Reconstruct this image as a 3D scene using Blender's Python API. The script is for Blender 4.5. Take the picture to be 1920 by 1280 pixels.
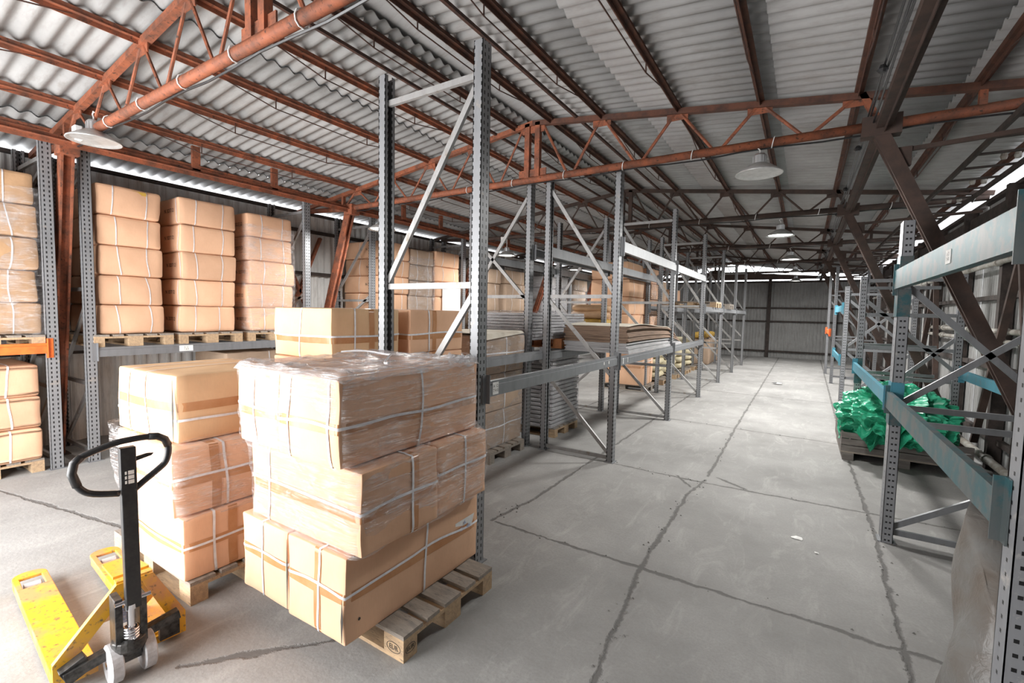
import bpy, bmesh, math, random
from mathutils import Vector, Matrix, noise
random.seed(7)
for o in list(bpy.data.objects): bpy.data.objects.remove(o)
SC = bpy.context.scene
COL = SC.collection
R = math.radians

# ------------------------------------------------------------------ camera, sky, daylight, exposure
def make_camera():
    yaw, pitch, roll, H = R(32.3), R(3.62), R(1.155), 1.833
    fw = Vector((-math.sin(yaw)*math.cos(pitch), math.cos(yaw)*math.cos(pitch), -math.sin(pitch)))
    ri = Vector((math.cos(yaw), math.sin(yaw), 0)); up = ri.cross(fw)
    r2 = ri*math.cos(roll) + up*math.sin(roll); u2 = -ri*math.sin(roll) + up*math.cos(roll)
    cam = bpy.data.cameras.new('camera'); ob = bpy.data.objects.new('camera', cam); COL.objects.link(ob)
    m = Matrix((r2, u2, -fw)).transposed().to_4x4(); m.translation = (0, 0, H)
    ob.matrix_world = m
    cam.sensor_width = 36; cam.lens = 866/1920*36; cam.clip_start = .05; cam.clip_end = 200
    SC.camera = ob
make_camera()
SC.view_settings.view_transform = 'Standard'; SC.view_settings.look = 'None'
SC.view_settings.gamma = 1; SC.view_settings.exposure = 0.35; SC.view_settings.use_curve_mapping = False
W = bpy.data.worlds.new('sky'); SC.world = W; W.use_nodes = True
W.node_tree.nodes['Background'].inputs[0].default_value = (.93, .96, 1, 1)
W.node_tree.nodes['Background'].inputs[1].default_value = 6.0
def area(name, loc, rot, sx, sy, power, color=(1, 1, 1), shape='RECTANGLE', spread=None):
    l = bpy.data.lights.new(name, 'AREA'); l.shape = shape; l.size = sx
    if shape == 'RECTANGLE': l.size_y = sy
    l.energy = power; l.color = color
    if spread: l.spread = spread
    o = bpy.data.objects.new(name, l); COL.objects.link(o); o.location = loc; o.rotation_euler = rot
    return o
# daylight entering by the wide open doorway behind the camera
area('doorway_daylight', (-4.6, -1.22, 1.4), (R(90), 0, 0), 4.6, 2.5, 250, (1, .98, .95))

# ------------------------------------------------------------------ materials
MATS = {}
class NT:
    def __init__(s, name):
        s.m = bpy.data.materials.new(name); s.m.use_nodes = True; s.t = s.m.node_tree
        s.b = s.t.nodes['Principled BSDF']; s.out = s.t.nodes['Material Output']
    def n(s, typ, **k):
        nd = s.t.nodes.new(typ)
        for a, v in k.items():
            if a.startswith('i_'):
                key = a[2:]; key = int(key) if key.isdigit() else key.replace('_', ' ')
                if isinstance(v, bpy.types.NodeSocket): s.t.links.new(v, nd.inputs[key])
                else: nd.inputs[key].default_value = v
            else: setattr(nd, a, v)
        return nd
    def l(s, a, b): s.t.links.new(a, b)
    def math(s, op, a, b=0.0, c=None):
        nd = s.t.nodes.new('ShaderNodeMath'); nd.operation = op
        for i, v in enumerate((a, b) if c is None else (a, b, c)):
            if isinstance(v, bpy.types.NodeSocket): s.l(v, nd.inputs[i])
            else: nd.inputs[i].default_value = v
        return nd.outputs[0]
    def mix(s, f, a, b):
        nd = s.t.nodes.new('ShaderNodeMix'); nd.data_type = 'RGBA'
        for k, v in ((0, f), (6, a), (7, b)):
            if isinstance(v, bpy.types.NodeSocket): s.l(v, nd.inputs[k])
            else: nd.inputs[k].default_value = v if k == 0 else (*v[:3], 1)
        return nd.outputs[2]
    def coord(s, kind='Object'): return s.n('ShaderNodeTexCoord').outputs[kind]
    def noise(s, vec, scale, detail=4, rough=.6, dist=0):
        nd = s.n('ShaderNodeTexNoise'); s.l(vec, nd.inputs['Vector'])
        nd.inputs['Scale'].default_value = scale; nd.inputs['Detail'].default_value = detail
        nd.inputs['Roughness'].default_value = rough; nd.inputs['Distortion'].default_value = dist
        return nd.outputs[0]
    def ramp(s, f, a, b):
        nd = s.n('ShaderNodeMapRange'); s.l(f, nd.inputs[0]); nd.inputs[1].default_value = a; nd.inputs[2].default_value = b
        return nd.outputs[0]
    def scale(s, vec, v):
        nd = s.n('ShaderNodeMapping'); s.l(vec, nd.inputs[0]); nd.inputs['Scale'].default_value = v; return nd.outputs[0]
    def bump(s, h, strength=.3, dist=.01):
        nd = s.n('ShaderNodeBump'); s.l(h, nd.inputs['Height']); nd.inputs['Strength'].default_value = strength
        nd.inputs['Distance'].default_value = dist; s.l(nd.outputs[0], s.b.inputs['Normal'])
    def color(s, c):
        if isinstance(c, bpy.types.NodeSocket): s.l(c, s.b.inputs['Base Color'])
        else: s.b.inputs['Base Color'].default_value = (*c, 1)
    def set(s, rough=.6, metal=0, spec=.5):
        s.b.inputs['Roughness'].default_value = rough; s.b.inputs['Metallic'].default_value = metal
        s.b.inputs['Specular IOR Level'].default_value = spec
def simple(name, c1, c2=None, sc=8, rough=.6, metal=0, lo=.4, hi=.65, bump=0, stretch=None, c3=None, sc3=40, coords='Object', spec=.4):
    t = NT(name); t.set(rough, metal, spec)
    if c2:
        v = t.coord(coords)
        if stretch: v = t.scale(v, stretch)
        f = t.noise(v, sc, 5, .65); c = t.mix(t.ramp(f, lo, hi), c1, c2)
        if c3: c = t.mix(t.ramp(t.noise(v, sc3, 3), .58, .72), c, c3)
        t.color(c)
        if bump: t.bump(f, bump, .01)
    else: t.color(c1)
    MATS[name] = t.m; return t.m
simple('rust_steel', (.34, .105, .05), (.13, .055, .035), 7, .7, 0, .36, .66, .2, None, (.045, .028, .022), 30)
simple('brown_steel', (.14, .058, .036), (.06, .033, .026), 7, .75, 0, .36, .66, .2)  # darker brown than rust_steel, for aisle-side purlins and right chord halves
simple('dark_steel', (.08, .05, .04), (.04, .03, .026), 5, .8, 0, .4, .7, .2)  # dark brown steel for far trusses, right-hand struts and the back fascia
simple('eave_steel', (.06, .045, .04), (.03, .025, .022), 8, .8)
simple('dark_rod', (.05, .03, .025), (.11, .05, .035), 12, .7)
simple('wood', (.53, .37, .22), (.33, .23, .15), 5, .8, 0, .35, .7, .3, (1, 6, 6), (.16, .12, .09), 26)
simple('wood_grey', (.33, .28, .23), (.20, .18, .16), 6, .85, 0, .35, .7, .3, (1, 6, 6), (.12, .1, .09), 26)
simple('crate_wood', (.20, .18, .165), (.12, .105, .095), 6, .85, 0, .35, .7, .3, (1, 6, 6))
simple('orange', (.85, .19, .04), (.7, .13, .03), 10, .45)
simple('jack_yellow', (.70, .37, .03), (.56, .27, .11), 3.2, .4, 0, .48, .60, 0, None, (.13, .10, .07), 38)
simple('black_paint', (.018, .018, .02), (.03, .03, .03), 30, .35)
simple('grease_metal', (.10, .095, .09), (.03, .03, .03), 22, .4, .7)
simple('chrome', (.75, .75, .78), None, rough=.2, metal=1)
simple('wheel_grey', (.50, .49, .50), (.36, .35, .35), 20, .5)
simple('strap', (.80, .80, .82), (.66, .66, .68), 20, .35)
simple('strap_thin', (.72, .72, .74), None, rough=.4)
simple('tape', (.46, .21, .09), (.53, .27, .13), 6, .25)
simple('paper', (.82, .82, .80), (.7, .69, .66), 14, .8)
simple('ink', (.05, .045, .04), None, rough=.8)
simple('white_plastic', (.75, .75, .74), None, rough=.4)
simple('lamp_shade', (.56, .56, .55), (.42, .42, .41), 12, .35, .3)
simple('lamp_metal', (.6, .61, .62), None, rough=.35, metal=.8)
simple('pipe', (.34, .33, .30), (.2, .17, .14), 8, .6)
simple('kraft', (.56, .35, .20), (.42, .26, .14), 5, .55, 0, .35, .7, .4)
simple('cream_sack', (.62, .55, .38), (.48, .41, .26), 6, .7)
simple('yellow_sack', (.60, .38, .07), (.40, .24, .05), 6, .6)
simple('grey_foam', (.46, .45, .46), (.32, .31, .31), 4, .6, 0, .35, .65, .3, (1, 1, 14))
simple('sheet_edge', (.30, .20, .14), (.17, .115, .085), 3, .85, 0, .35, .65, .3, (1, 1, 30))
simple('sheet_top', (.66, .61, .52), (.55, .49, .40), 4, .85)
simple('tarp', (.04, .42, .24), (.02, .24, .13), 4, .38)
simple('label_blue', (.12, .25, .55), (.6, .65, .75), 60, .5)
simple('debris', (.10, .095, .09), (.25, .24, .22), 60, .9)
def emis(name, c, s):
    t = NT(name); t.color((.9, .9, .9)); t.b.inputs['Emission Color'].default_value = (*c, 1); t.b.inputs['Emission Strength'].default_value = s
    MATS[name] = t.m
emis('lamp_glow', (1, .99, .96), 7)
def painted(name, c, worn, amt=.66, holes=None, rough=.45):
    """rack paint; holes = punched perforation rows (z pitch, lateral offset, half height, half width)"""
    t = NT(name); t.set(rough, .25, .5)
    v = t.coord(); col = t.mix(t.ramp(t.noise(v, 9, 6, .7), amt-.06, amt+.05), c, worn)
    col = t.mix(t.math('MULTIPLY', t.ramp(t.noise(t.scale(v, (1, 1, .25)), 14, 4), .45, .75), .5), col, [x*.6 for x in c])
    if holes:
        pz, off, hz, hw = holes
        sep = t.n('ShaderNodeSeparateXYZ'); t.l(v, sep.inputs[0])
        nn = t.n('ShaderNodeSeparateXYZ'); t.l(t.coord('Normal'), nn.inputs[0])
        fx = t.math('GREATER_THAN', t.math('ABSOLUTE', nn.outputs[0]), .5)
        lat = t.math('ADD', t.math('MULTIPLY', fx, sep.outputs[1]), t.math('MULTIPLY', t.math('SUBTRACT', 1, fx), t.math('SUBTRACT', t.math('ABSOLUTE', sep.outputs[0]), .012)))
        dz = t.math('ABSOLUTE', t.math('SUBTRACT', t.math('FRACT', t.math('DIVIDE', sep.outputs[2], pz)), .5))
        mz = t.math('LESS_THAN', dz, hz/pz)
        ml = t.math('LESS_THAN', t.math('ABSOLUTE', t.math('SUBTRACT', t.math('ABSOLUTE', lat), off)), hw)
        msk = t.math('MULTIPLY', mz, ml)
        col = t.mix(msk, col, (.012, .012, .013))
    t.color(col); MATS[name] = t.m
painted('rack_grey', (.21, .215, .225), (.17, .155, .14), .68)
painted('rack_post', (.26, .265, .275), (.36, .32, .28), .66, (.05, .021, .0125, .006))
painted('post_round', (.27, .275, .29), (.5, .47, .44), .66, (.05, .0, .007, .007))
painted('brace', (.36, .355, .35), (.25, .22, .18), .62)
painted('teal', (.035, .105, .12), (.105, .115, .115), .5)
painted('teal_bright', (.07, .27, .36), (.17, .22, .24), .62)
def cardboard(name, c, c2, dark=.85):
    t = NT(name); t.set(.75, 0, .2); v = t.coord()
    inf = t.n('ShaderNodeObjectInfo')
    f = t.noise(v, 3.5, 4); col = t.mix(t.ramp(f, .3, .7), c, c2)
    fib = t.noise(t.scale(v, (30, 30, 3)), 6, 2); col = t.mix(t.math('MULTIPLY', t.ramp(fib, .45, .8), .25), col, [x*.75 for x in c])
    hsv = t.n('ShaderNodeHueSaturation'); t.l(col, hsv.inputs['Color'])
    t.l(t.math('ADD', t.math('MULTIPLY', inf.outputs['Random'], .22), .89), hsv.inputs['Value'])
    t.color(hsv.outputs[0]); t.bump(f, .25, .02); MATS[name] = t.m
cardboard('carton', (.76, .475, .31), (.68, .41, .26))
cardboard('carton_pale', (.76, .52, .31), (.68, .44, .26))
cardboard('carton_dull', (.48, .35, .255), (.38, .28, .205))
def film(name='film', base=.04):
    t = NT(name); nt = t.t; nt.nodes.remove(t.b)
    v = t.coord('Object')
    st = t.noise(t.scale(v, (1.2, 1.2, 42)), 3, 5, .65, .6)
    cr = t.noise(t.scale(v, (1, 1, 2.2)), 5, 4, .7, 1.2)
    cl = t.noise(v, 2.2, 2)
    tr = t.n('ShaderNodeBsdfTransparent'); tr.inputs[0].default_value = (.97, .97, .98, 1)
    gl = t.n('ShaderNodeBsdfGlossy'); gl.inputs['Roughness'].default_value = .16
    df = t.n('ShaderNodeBsdfDiffuse'); df.inputs[0].default_value = (.8, .8, .82, 1)
    bp = t.n('ShaderNodeBump'); bp.inputs['Strength'].default_value = .8; bp.inputs['Distance'].default_value = .02
    t.l(t.math('ADD', st, cr), bp.inputs['Height'])
    t.l(bp.outputs[0], gl.inputs['Normal'])
    m1 = t.n('ShaderNodeMixShader'); t.l(gl.outputs[0], m1.inputs[1]); t.l(df.outputs[0], m1.inputs[2]); m1.inputs[0].default_value = .5
    fac = t.math('ADD', base, t.math('MULTIPLY', t.ramp(t.math('MULTIPLY', st, cr), .22, .40), .50))
    fac = t.math('ADD', fac, t.math('MULTIPLY', t.ramp(cl, .5, .8), .12))
    m2 = t.n('ShaderNodeMixShader'); t.l(fac, m2.inputs[0]); t.l(tr.outputs[0], m2.inputs[1]); t.l(m1.outputs[0], m2.inputs[2])
    t.l(m2.outputs[0], t.out.inputs[0]); MATS[name] = t.m
film(); film('film_dense', .30)
def corrug(name, c, c2, stain, stretch):
    t = NT(name); t.set(.85, 0, .2); v = t.coord()
    col = t.mix(t.ramp(t.noise(v, 1.3, 5, .7), .3, .7), c, c2)
    col = t.mix(t.math('MULTIPLY', t.ramp(t.noise(t.scale(v, stretch), 5, 4, .7), .50, .75), .6), col, stain)
    t.color(col); MATS[name] = t.m
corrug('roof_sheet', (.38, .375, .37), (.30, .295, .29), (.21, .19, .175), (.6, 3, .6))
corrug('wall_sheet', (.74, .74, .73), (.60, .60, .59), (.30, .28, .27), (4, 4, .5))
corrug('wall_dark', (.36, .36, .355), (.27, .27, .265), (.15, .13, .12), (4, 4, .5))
CRACKS = [((-.95, -3), (-.80, 2.1)), ((-.80, 2.1), (-.92, 3.25)), ((-.92, 3.25), (-.93, 4.95)), ((-.93, 4.95), (-.85, 5.45)), ((-.85, 5.6), (-.88, 8.4)), ((-.88, 8.4), (-.93, 24.5)),
          ((.56, -3), (.56, 3.25)), ((.56, 3.25), (.60, 4.95)), ((.6, 4.95), (.56, 8.35)), ((.56, 8.35), (.67, 24.5)),
          ((-2.2, 3.26), (2.1, 3.25)), ((-2.25, 3.27), (-2.17, 3.9)), ((-2.17, 3.9), (-2.16, 24)), ((-1.9, 5.4), (-.85, 5.36)), ((-.85, 5.36), (2.1, 5.5)),
          ((-8, 5.3), (-1.9, 5.4)), ((-3.5, 8.5), (2.1, 8.1)), ((-3.5, 12.3), (2.1, 12.0)), ((-3.5, 16.1), (2.1, 15.9)), ((-4, 20), (2.1, 20)),
          ((-6.9, 1.0), (-3.0, 1.75)), ((-2.6, 1.0), (-2.05, 1.65)), ((-1.15, 5.42), (-.95, 5.15)), ((-.75, 5.62), (-.45, 5.42)), ((-3.6, 5), (-3.55, 24))]
def floor_mat():
    t = NT('concrete'); t.set(.82, 0, .25); v = t.coord()
    wob = t.n('ShaderNodeTexNoise'); t.l(v, wob.inputs['Vector']); wob.inputs['Scale'].default_value = 5; wob.inputs['Detail'].default_value = 6; wob.inputs['Roughness'].default_value = .75
    sub = t.n('ShaderNodeVectorMath', operation='MULTIPLY_ADD'); t.l(wob.outputs['Color'], sub.inputs[0]); sub.inputs[1].default_value = (.09, .09, 0); t.l(v, sub.inputs[2])
    off = t.n('ShaderNodeVectorMath', operation='SUBTRACT'); t.l(sub.outputs[0], off.inputs[0]); off.inputs[1].default_value = (.045, .045, 0)
    P = off.outputs[0]; best = None
    for a, b in CRACKS:
        d = (b[0]-a[0], b[1]-a[1]); L2 = d[0]**2+d[1]**2
        pa = t.n('ShaderNodeVectorMath', operation='SUBTRACT'); t.l(P, pa.inputs[0]); pa.inputs[1].default_value = (a[0], a[1], 0)
        dt = t.n('ShaderNodeVectorMath', operation='DOT_PRODUCT'); t.l(pa.outputs[0], dt.inputs[0]); dt.inputs[1].default_value = (d[0]/L2, d[1]/L2, 0)
        cl = t.n('ShaderNodeClamp'); t.l(dt.outputs['Value'], cl.inputs[0])
        pr = t.n('ShaderNodeVectorMath', operation='SCALE'); pr.inputs[0].default_value = (d[0], d[1], 0); t.l(cl.outputs[0], pr.inputs['Scale'])
        ds = t.n('ShaderNodeVectorMath', operation='DISTANCE'); t.l(pa.outputs[0], ds.inputs[0]); t.l(pr.outputs[0], ds.inputs[1])
        best = ds.outputs['Value'] if best is None else t.math('MINIMUM', best, ds.outputs['Value'])
    wid = t.math('MULTIPLY', t.math('POWER', t.noise(v, 3.5, 4), 2.0), .05)
    crack = t.math('SUBTRACT', 1, t.ramp(t.math('SUBTRACT', best, wid), -.006, .008))
    edge = t.math('SUBTRACT', 1, t.ramp(best, .0, .12))
    big = t.ramp(t.noise(v, .7, 6, .65), .3, .72)
    col = t.mix(big, (.22, .215, .207), (.40, .392, .38))
    col = t.mix(t.math('MULTIPLY', t.ramp(t.noise(v, 60, 6, .8), .42, .72), .6), col, (.22, .21, .2))
    col = t.mix(t.math('MULTIPLY', t.ramp(t.noise(t.scale(v, (2.2, .7, 1)), 2.4, 6, .75, .8), .52, .72), .5), col, (.46, .45, .43))
    col = t.mix(t.math('MULTIPLY', edge, .25), col, (.25, .24, .23))
    col = t.mix(t.math('MULTIPLY', crack, .8), col, (.11, .105, .1))
    t.color(col)
    h = t.math('SUBTRACT', t.math('MULTIPLY', t.noise(v, 30, 5), .3), crack)
    t.bump(h, .6, .012); MATS['concrete'] = t.m
floor_mat()

# ------------------------------------------------------------------ mesh collector
class MB:
    def __init__(s): s.v = []; s.f = []
    def poly(s, vs, fs):
        o = len(s.v); s.v += [tuple(x) for x in vs]; s.f += [tuple(i+o for i in f) for f in fs]; return s
    def box(s, x0, x1, y0, y1, z0, z1):
        return s.poly([(x0, y0, z0), (x1, y0, z0), (x1, y1, z0), (x0, y1, z0), (x0, y0, z1), (x1, y0, z1), (x1, y1, z1), (x0, y1, z1)],
                      [(0, 3, 2, 1), (4, 5, 6, 7), (0, 1, 5, 4), (1, 2, 6, 5), (2, 3, 7, 6), (3, 0, 4, 7)])
    def bar(s, p, q, w, h, up=(0, 0, 1)):
        p, q = Vector(p), Vector(q); d = (q-p).normalized(); u = Vector(up)
        if abs(d.dot(u)) > .98: u = Vector((0, 1, 0))
        a = d.cross(u).normalized(); b = a.cross(d).normalized()
        vs = [c+a*i*w/2+b*j*h/2 for c in (p, q) for i, j in ((-1, -1), (1, -1), (1, 1), (-1, 1))]
        return s.poly(vs, [(0, 3, 2, 1), (4, 5, 6, 7), (0, 1, 5, 4), (1, 2, 6, 5), (2, 3, 7, 6), (3, 0, 4, 7)])
    def angle(s, p, q, w, t=.006, up=(0, 0, 1), side=1):
        p, q = Vector(p), Vector(q); d = (q-p).normalized(); u = Vector(up)
        if abs(d.dot(u)) > .98: u = Vector((0, 1, 0))
        a = d.cross(u).normalized()*side; b = Vector(u)
        s.bar(p+a*w/2, q+a*w/2, w, t, up); s.bar(p-b*w/2, q-b*w/2, t, w, up); return s
    def tube(s, pts, r, n=8, closed=False):
        pts = [Vector(p) for p in pts]; N = len(pts); vs = []; a = None
        for i, p in enumerate(pts):
            if closed: d = (pts[(i+1) % N]-pts[i-1])
            else: d = pts[min(i+1, N-1)]-pts[max(i-1, 0)]
            d.normalize()
            if a is None:
                a = d.cross(Vector((0, 0, 1)));
                if a.length < .1: a = d.cross(Vector((0, 1, 0)))
            a = (a-d*a.dot(d)).normalized(); b = d.cross(a)
            rr = r[i] if isinstance(r, (list, tuple)) else r
            vs += [p+a*math.cos(2*math.pi*k/n)*rr+b*math.sin(2*math.pi*k/n)*rr for k in range(n)]
        fs = []
        for i in range(N if closed else N-1):
            j = (i+1) % N
            fs += [(i*n+k, i*n+(k+1) % n, j*n+(k+1) % n, j*n+k) for k in range(n)]
        if not closed: fs += [tuple(range(n))[::-1], tuple((N-1)*n+k for k in range(n))]
        return s.poly(vs, fs)
    def lathe(s, prof, c=(0, 0, 0), n=20, axis='z', cap=True):
        vs = []
        for r, h in prof:
            for k in range(n):
                a = 2*math.pi*k/n; x, y = r*math.cos(a), r*math.sin(a)
                vs.append((c[0]+x, c[1]+y, c[2]+h) if axis == 'z' else ((c[0]+h, c[1]+x, c[2]+y) if axis == 'x' else (c[0]+x, c[1]+h, c[2]+y)))
        fs = [(i*n+k, i*n+(k+1) % n, (i+1)*n+(k+1) % n, (i+1)*n+k) for i in range(len(prof)-1) for k in range(n)]
        if cap: fs += [tuple(range(n))[::-1], tuple((len(prof)-1)*n+k for k in range(n))]
        return s.poly(vs, fs)
    def prism(s, pts, vec):
        n = len(pts); v = Vector(vec); vs = [Vector(p) for p in pts]; vs += [p+v for p in vs]
        return s.poly(vs, [tuple(range(n))[::-1], tuple(range(n, 2*n))]+[(i, (i+1) % n, n+(i+1) % n, n+i) for i in range(n)])
    def build(s, name, mat, parent=None, loc=(0, 0, 0), rot=(0, 0, 0), smooth=False, bevel=0, recalc=True):
        me = bpy.data.meshes.new(name); me.from_pydata(s.v, [], s.f)
        if recalc:
            bm = bmesh.new(); bm.from_mesh(me); bmesh.ops.recalc_face_normals(bm, faces=bm.faces); bm.to_mesh(me); bm.free()
        me.materials.append(MATS[mat])
        if smooth: me.polygons.foreach_set('use_smooth', [True]*len(me.polygons))
        o = bpy.data.objects.new(name, me); COL.objects.link(o); o.location = loc; o.rotation_euler = rot
        if parent: o.parent = parent
        if bevel:
            b = o.modifiers.new('bevel', 'BEVEL'); b.width = bevel; b.segments = 2; b.limit_method = 'ANGLE'
        return o
def tag(o, label=None, cat=None, group=None, kind=None):
    if label: o['label'] = label
    if cat: o['category'] = cat
    if group: o['group'] = group
    if kind: o['kind'] = kind
    return o
def thing(name, label, cat, loc=(0, 0, 0), rz=0, group=None):
    o = bpy.data.objects.new(name, None); COL.objects.link(o); o.empty_display_size = .1
    o.location = loc; o.rotation_euler = (0, 0, rz); return tag(o, label, cat, group)
def copy_tree(o, parent=None):
    c = o.copy(); COL.objects.link(c)
    if parent: c.parent = parent
    for ch in list(KIDS.get(o.name, [])): copy_tree(ch, c)
    return c
class _K(dict): pass
KIDS = {}
def reg(root):
    """remember a tree's children for copy_tree"""
    for o in bpy.data.objects:
        if o.parent: KIDS.setdefault(o.parent.name, [])
        if o.parent and o not in KIDS[o.parent.name]: KIDS[o.parent.name].append(o)
def words_at(name, txt, size, loc, rot, mat, parent, extrude=.0005, align='CENTER'):
    c = bpy.data.curves.new(name, 'FONT'); c.body = txt; c.size = size; c.extrude = extrude; c.align_x = align; c.align_y = 'CENTER'
    c.materials.append(MATS[mat]); o = bpy.data.objects.new(name, c); COL.objects.link(o); o.location = loc; o.rotation_euler = rot
    TXT.append(o); o.parent = parent; return o
TXT = []
ORD = ['first', 'second', 'third', 'fourth', 'fifth', 'sixth', 'seventh', 'eighth', 'ninth', 'tenth']

# ------------------------------------------------------------------ the shell
XR, ZR, SL = -3.06, 4.29, .121            # ridge x, ridge height, roof slope
XW, XE, Y0, Y1 = -8.2, 2.15, -1.3, 24.5   # walls
def roofz(x): return ZR - SL*abs(x-XR)
fl = MB(); fl.box(XW-.3, XE+.3, Y0-.5, Y1+.3, -.15, 0); fo = fl.build('floor', 'concrete'); tag(fo, kind='structure')
g = MB(); g.box(-60, 60, -40, -3.1, -.3, -.02); 
def corr_roof():
    m = MB(); pitch, amp, n = .14, .019, 8
    def side(s):
        xin = XR+s*.13; L = (XE+.35-xin) if s > 0 else (xin-(XW-.35)); courses = 4; cl = L/courses
        ny = int((Y1+.1-Y0)/pitch*n)
        for c in range(courses):
            xa = xin+s*(c*cl-(.12 if c else 0)); xb = xin+s*(c+1)*cl
            za = roofz(xa)+(.022 if c else 0)*0+.02; zb = roofz(xb)+.02+.022
            vs = []; 
            for j in range(ny+1):
                y = Y0+j*pitch/n; w = amp*math.cos(2*math.pi*j/n)
                for (x, z) in ((xa, za), (xb, zb)): vs.append((x, y, z+w+.016))
            m.poly(vs, [(2*j, 2*j+1, 2*j+3, 2*j+2) for j in range(ny)])
    side(-1); side(1)
    m.poly([(XR-.3, Y0, ZR+.015), (XR, Y0, ZR+.11), (XR+.3, Y0, ZR+.015), (XR-.3, Y1, ZR+.015), (XR, Y1, ZR+.11), (XR+.3, Y1, ZR+.015)], [(0, 1, 4, 3), (1, 2, 5, 4)])
    o = m.build('ceiling', 'roof_sheet', smooth=True, recalc=False); tag(o, kind='structure')
    sm = o.modifiers.new('solid', 'SOLIDIFY'); sm.thickness = .006
corr_roof()
def corr_wall(name, p, q, zt, mat, amp=.016, pitch=.115, gaps=(), zb=0.0, n=6):
    m = MB(); p, q = Vector((*p, 0)), Vector((*q, 0)); L = (q-p).length; d = (q-p)/L; nrm = Vector((-d.y, d.x, 0))
    N = int(L/pitch*n); vs = []; fs = []
    for j in range(N+1):
        t = min(j*pitch/n, L); w = amp*max(-.75, min(.75, math.cos(2*math.pi*j/n)))
        b = p+d*t+nrm*w; vs += [(b.x, b.y, zb), (b.x, b.y, zt(b) if callable(zt) else zt)]
        if j < N and not any(a < t < e for a, e in gaps): fs.append((2*j, 2*j+2, 2*j+3, 2*j+1))
    m.poly(vs, fs); o = m.build(name, mat, smooth=False, recalc=False); tag(o, kind='structure')
    sm = o.modifiers.new('solid', 'SOLIDIFY'); sm.thickness = .004; return o
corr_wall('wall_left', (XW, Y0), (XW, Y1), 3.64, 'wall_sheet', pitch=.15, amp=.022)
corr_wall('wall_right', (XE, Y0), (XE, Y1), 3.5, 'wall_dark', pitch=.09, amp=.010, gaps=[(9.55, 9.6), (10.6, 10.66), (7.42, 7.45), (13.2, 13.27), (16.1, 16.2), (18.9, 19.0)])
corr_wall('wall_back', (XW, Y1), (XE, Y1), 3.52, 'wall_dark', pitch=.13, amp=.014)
def shell_extra():
    # brown gable fascia of the back wall (daylight shows above and below it)
    m = MB(); pts = [(XW, Y1-.05, 3.57), (XE, Y1-.05, 3.57), (XE, Y1-.05, 3.50), (XE, Y1-.05, 3.58)]
    pts = [(XW, Y1-.06, 3.57), (XE, Y1-.06, 3.57), (XE, Y1-.06, 3.60), (XR+1.2, Y1-.06, 3.86), (XR-1.0, Y1-.06, 3.88), (XW, Y1-.06, 3.60)]
    m.prism(pts, (0, .05, 0)); tag(m.build('trim_1', 'dark_steel'), kind='structure')
    # steel angle along the top of each wall
    for nm, x, z in (('trim_2', XW+.05, 3.655), ('trim_3', XE-.05, 3.52)):
        m = MB(); m.box(x-.04, x+.04, Y0, Y1, z-.045, z+.0); tag(m.build(nm, 'eave_steel'), kind='structure')
    # girts of the back wall and its posts
    m = MB()
    for z in (.29, 1.66, 2.27, 3.46): m.box(XW, XE, Y1-.10, Y1-.03, z-.04, z+.03)
    tag(m.build('trim_4', 'eave_steel'), kind='structure')
    m = MB()
    for x in (-6.6, -4.0, -1.43, 1.1): m.box(x-.07, x+.07, Y1-.2, Y1-.08, 0, 3.6)
    tag(m.build('trim_5', 'eave_steel'), kind='structure')
    # girts and studs of the right wall
    m = MB()
    for z in (.35, 1.25, 2.15, 3.0): m.box(XE-.09, XE-.02, Y0, Y1, z-.03, z+.03)
    m.box(XE-.13, XE-.03, Y0, Y1, 3.12, 3.34)
    for k in range(14): y = 1.0+k*1.75; m.box(XE-.16, XE-.03, y-.05, y+.05, 0, 3.5)
    tag(m.build('trim_6', 'eave_steel'), kind='structure')
    m = MB()
    for z in (1.2, 2.5, 3.3): m.box(XW+.03, XW+.09, Y0, Y1, z-.03, z+.03)
    tag(m.build('trim_7', 'eave_steel'), kind='structure')
    # wall behind the camera with its wide doorway
    m = MB()
    for a in ((XW, -7.0, 0, 3.6), (-2.2, XE, 0, 3.6), (-7.0, -2.2, 2.75, 3.6)): m.box(a[0], a[1], Y0-.05, Y0, a[2], a[3])
    m.prism([(XW, Y0-.05, 3.6), (XE, Y0-.05, 3.6), (XE, Y0-.05, roofz(XE)), (XR, Y0-.05, ZR), (XW, Y0-.05, roofz(XW))], (0, .05, 0))
    tag(m.build('wall_front', 'wall_sheet'), kind='structure')
shell_extra()

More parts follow.
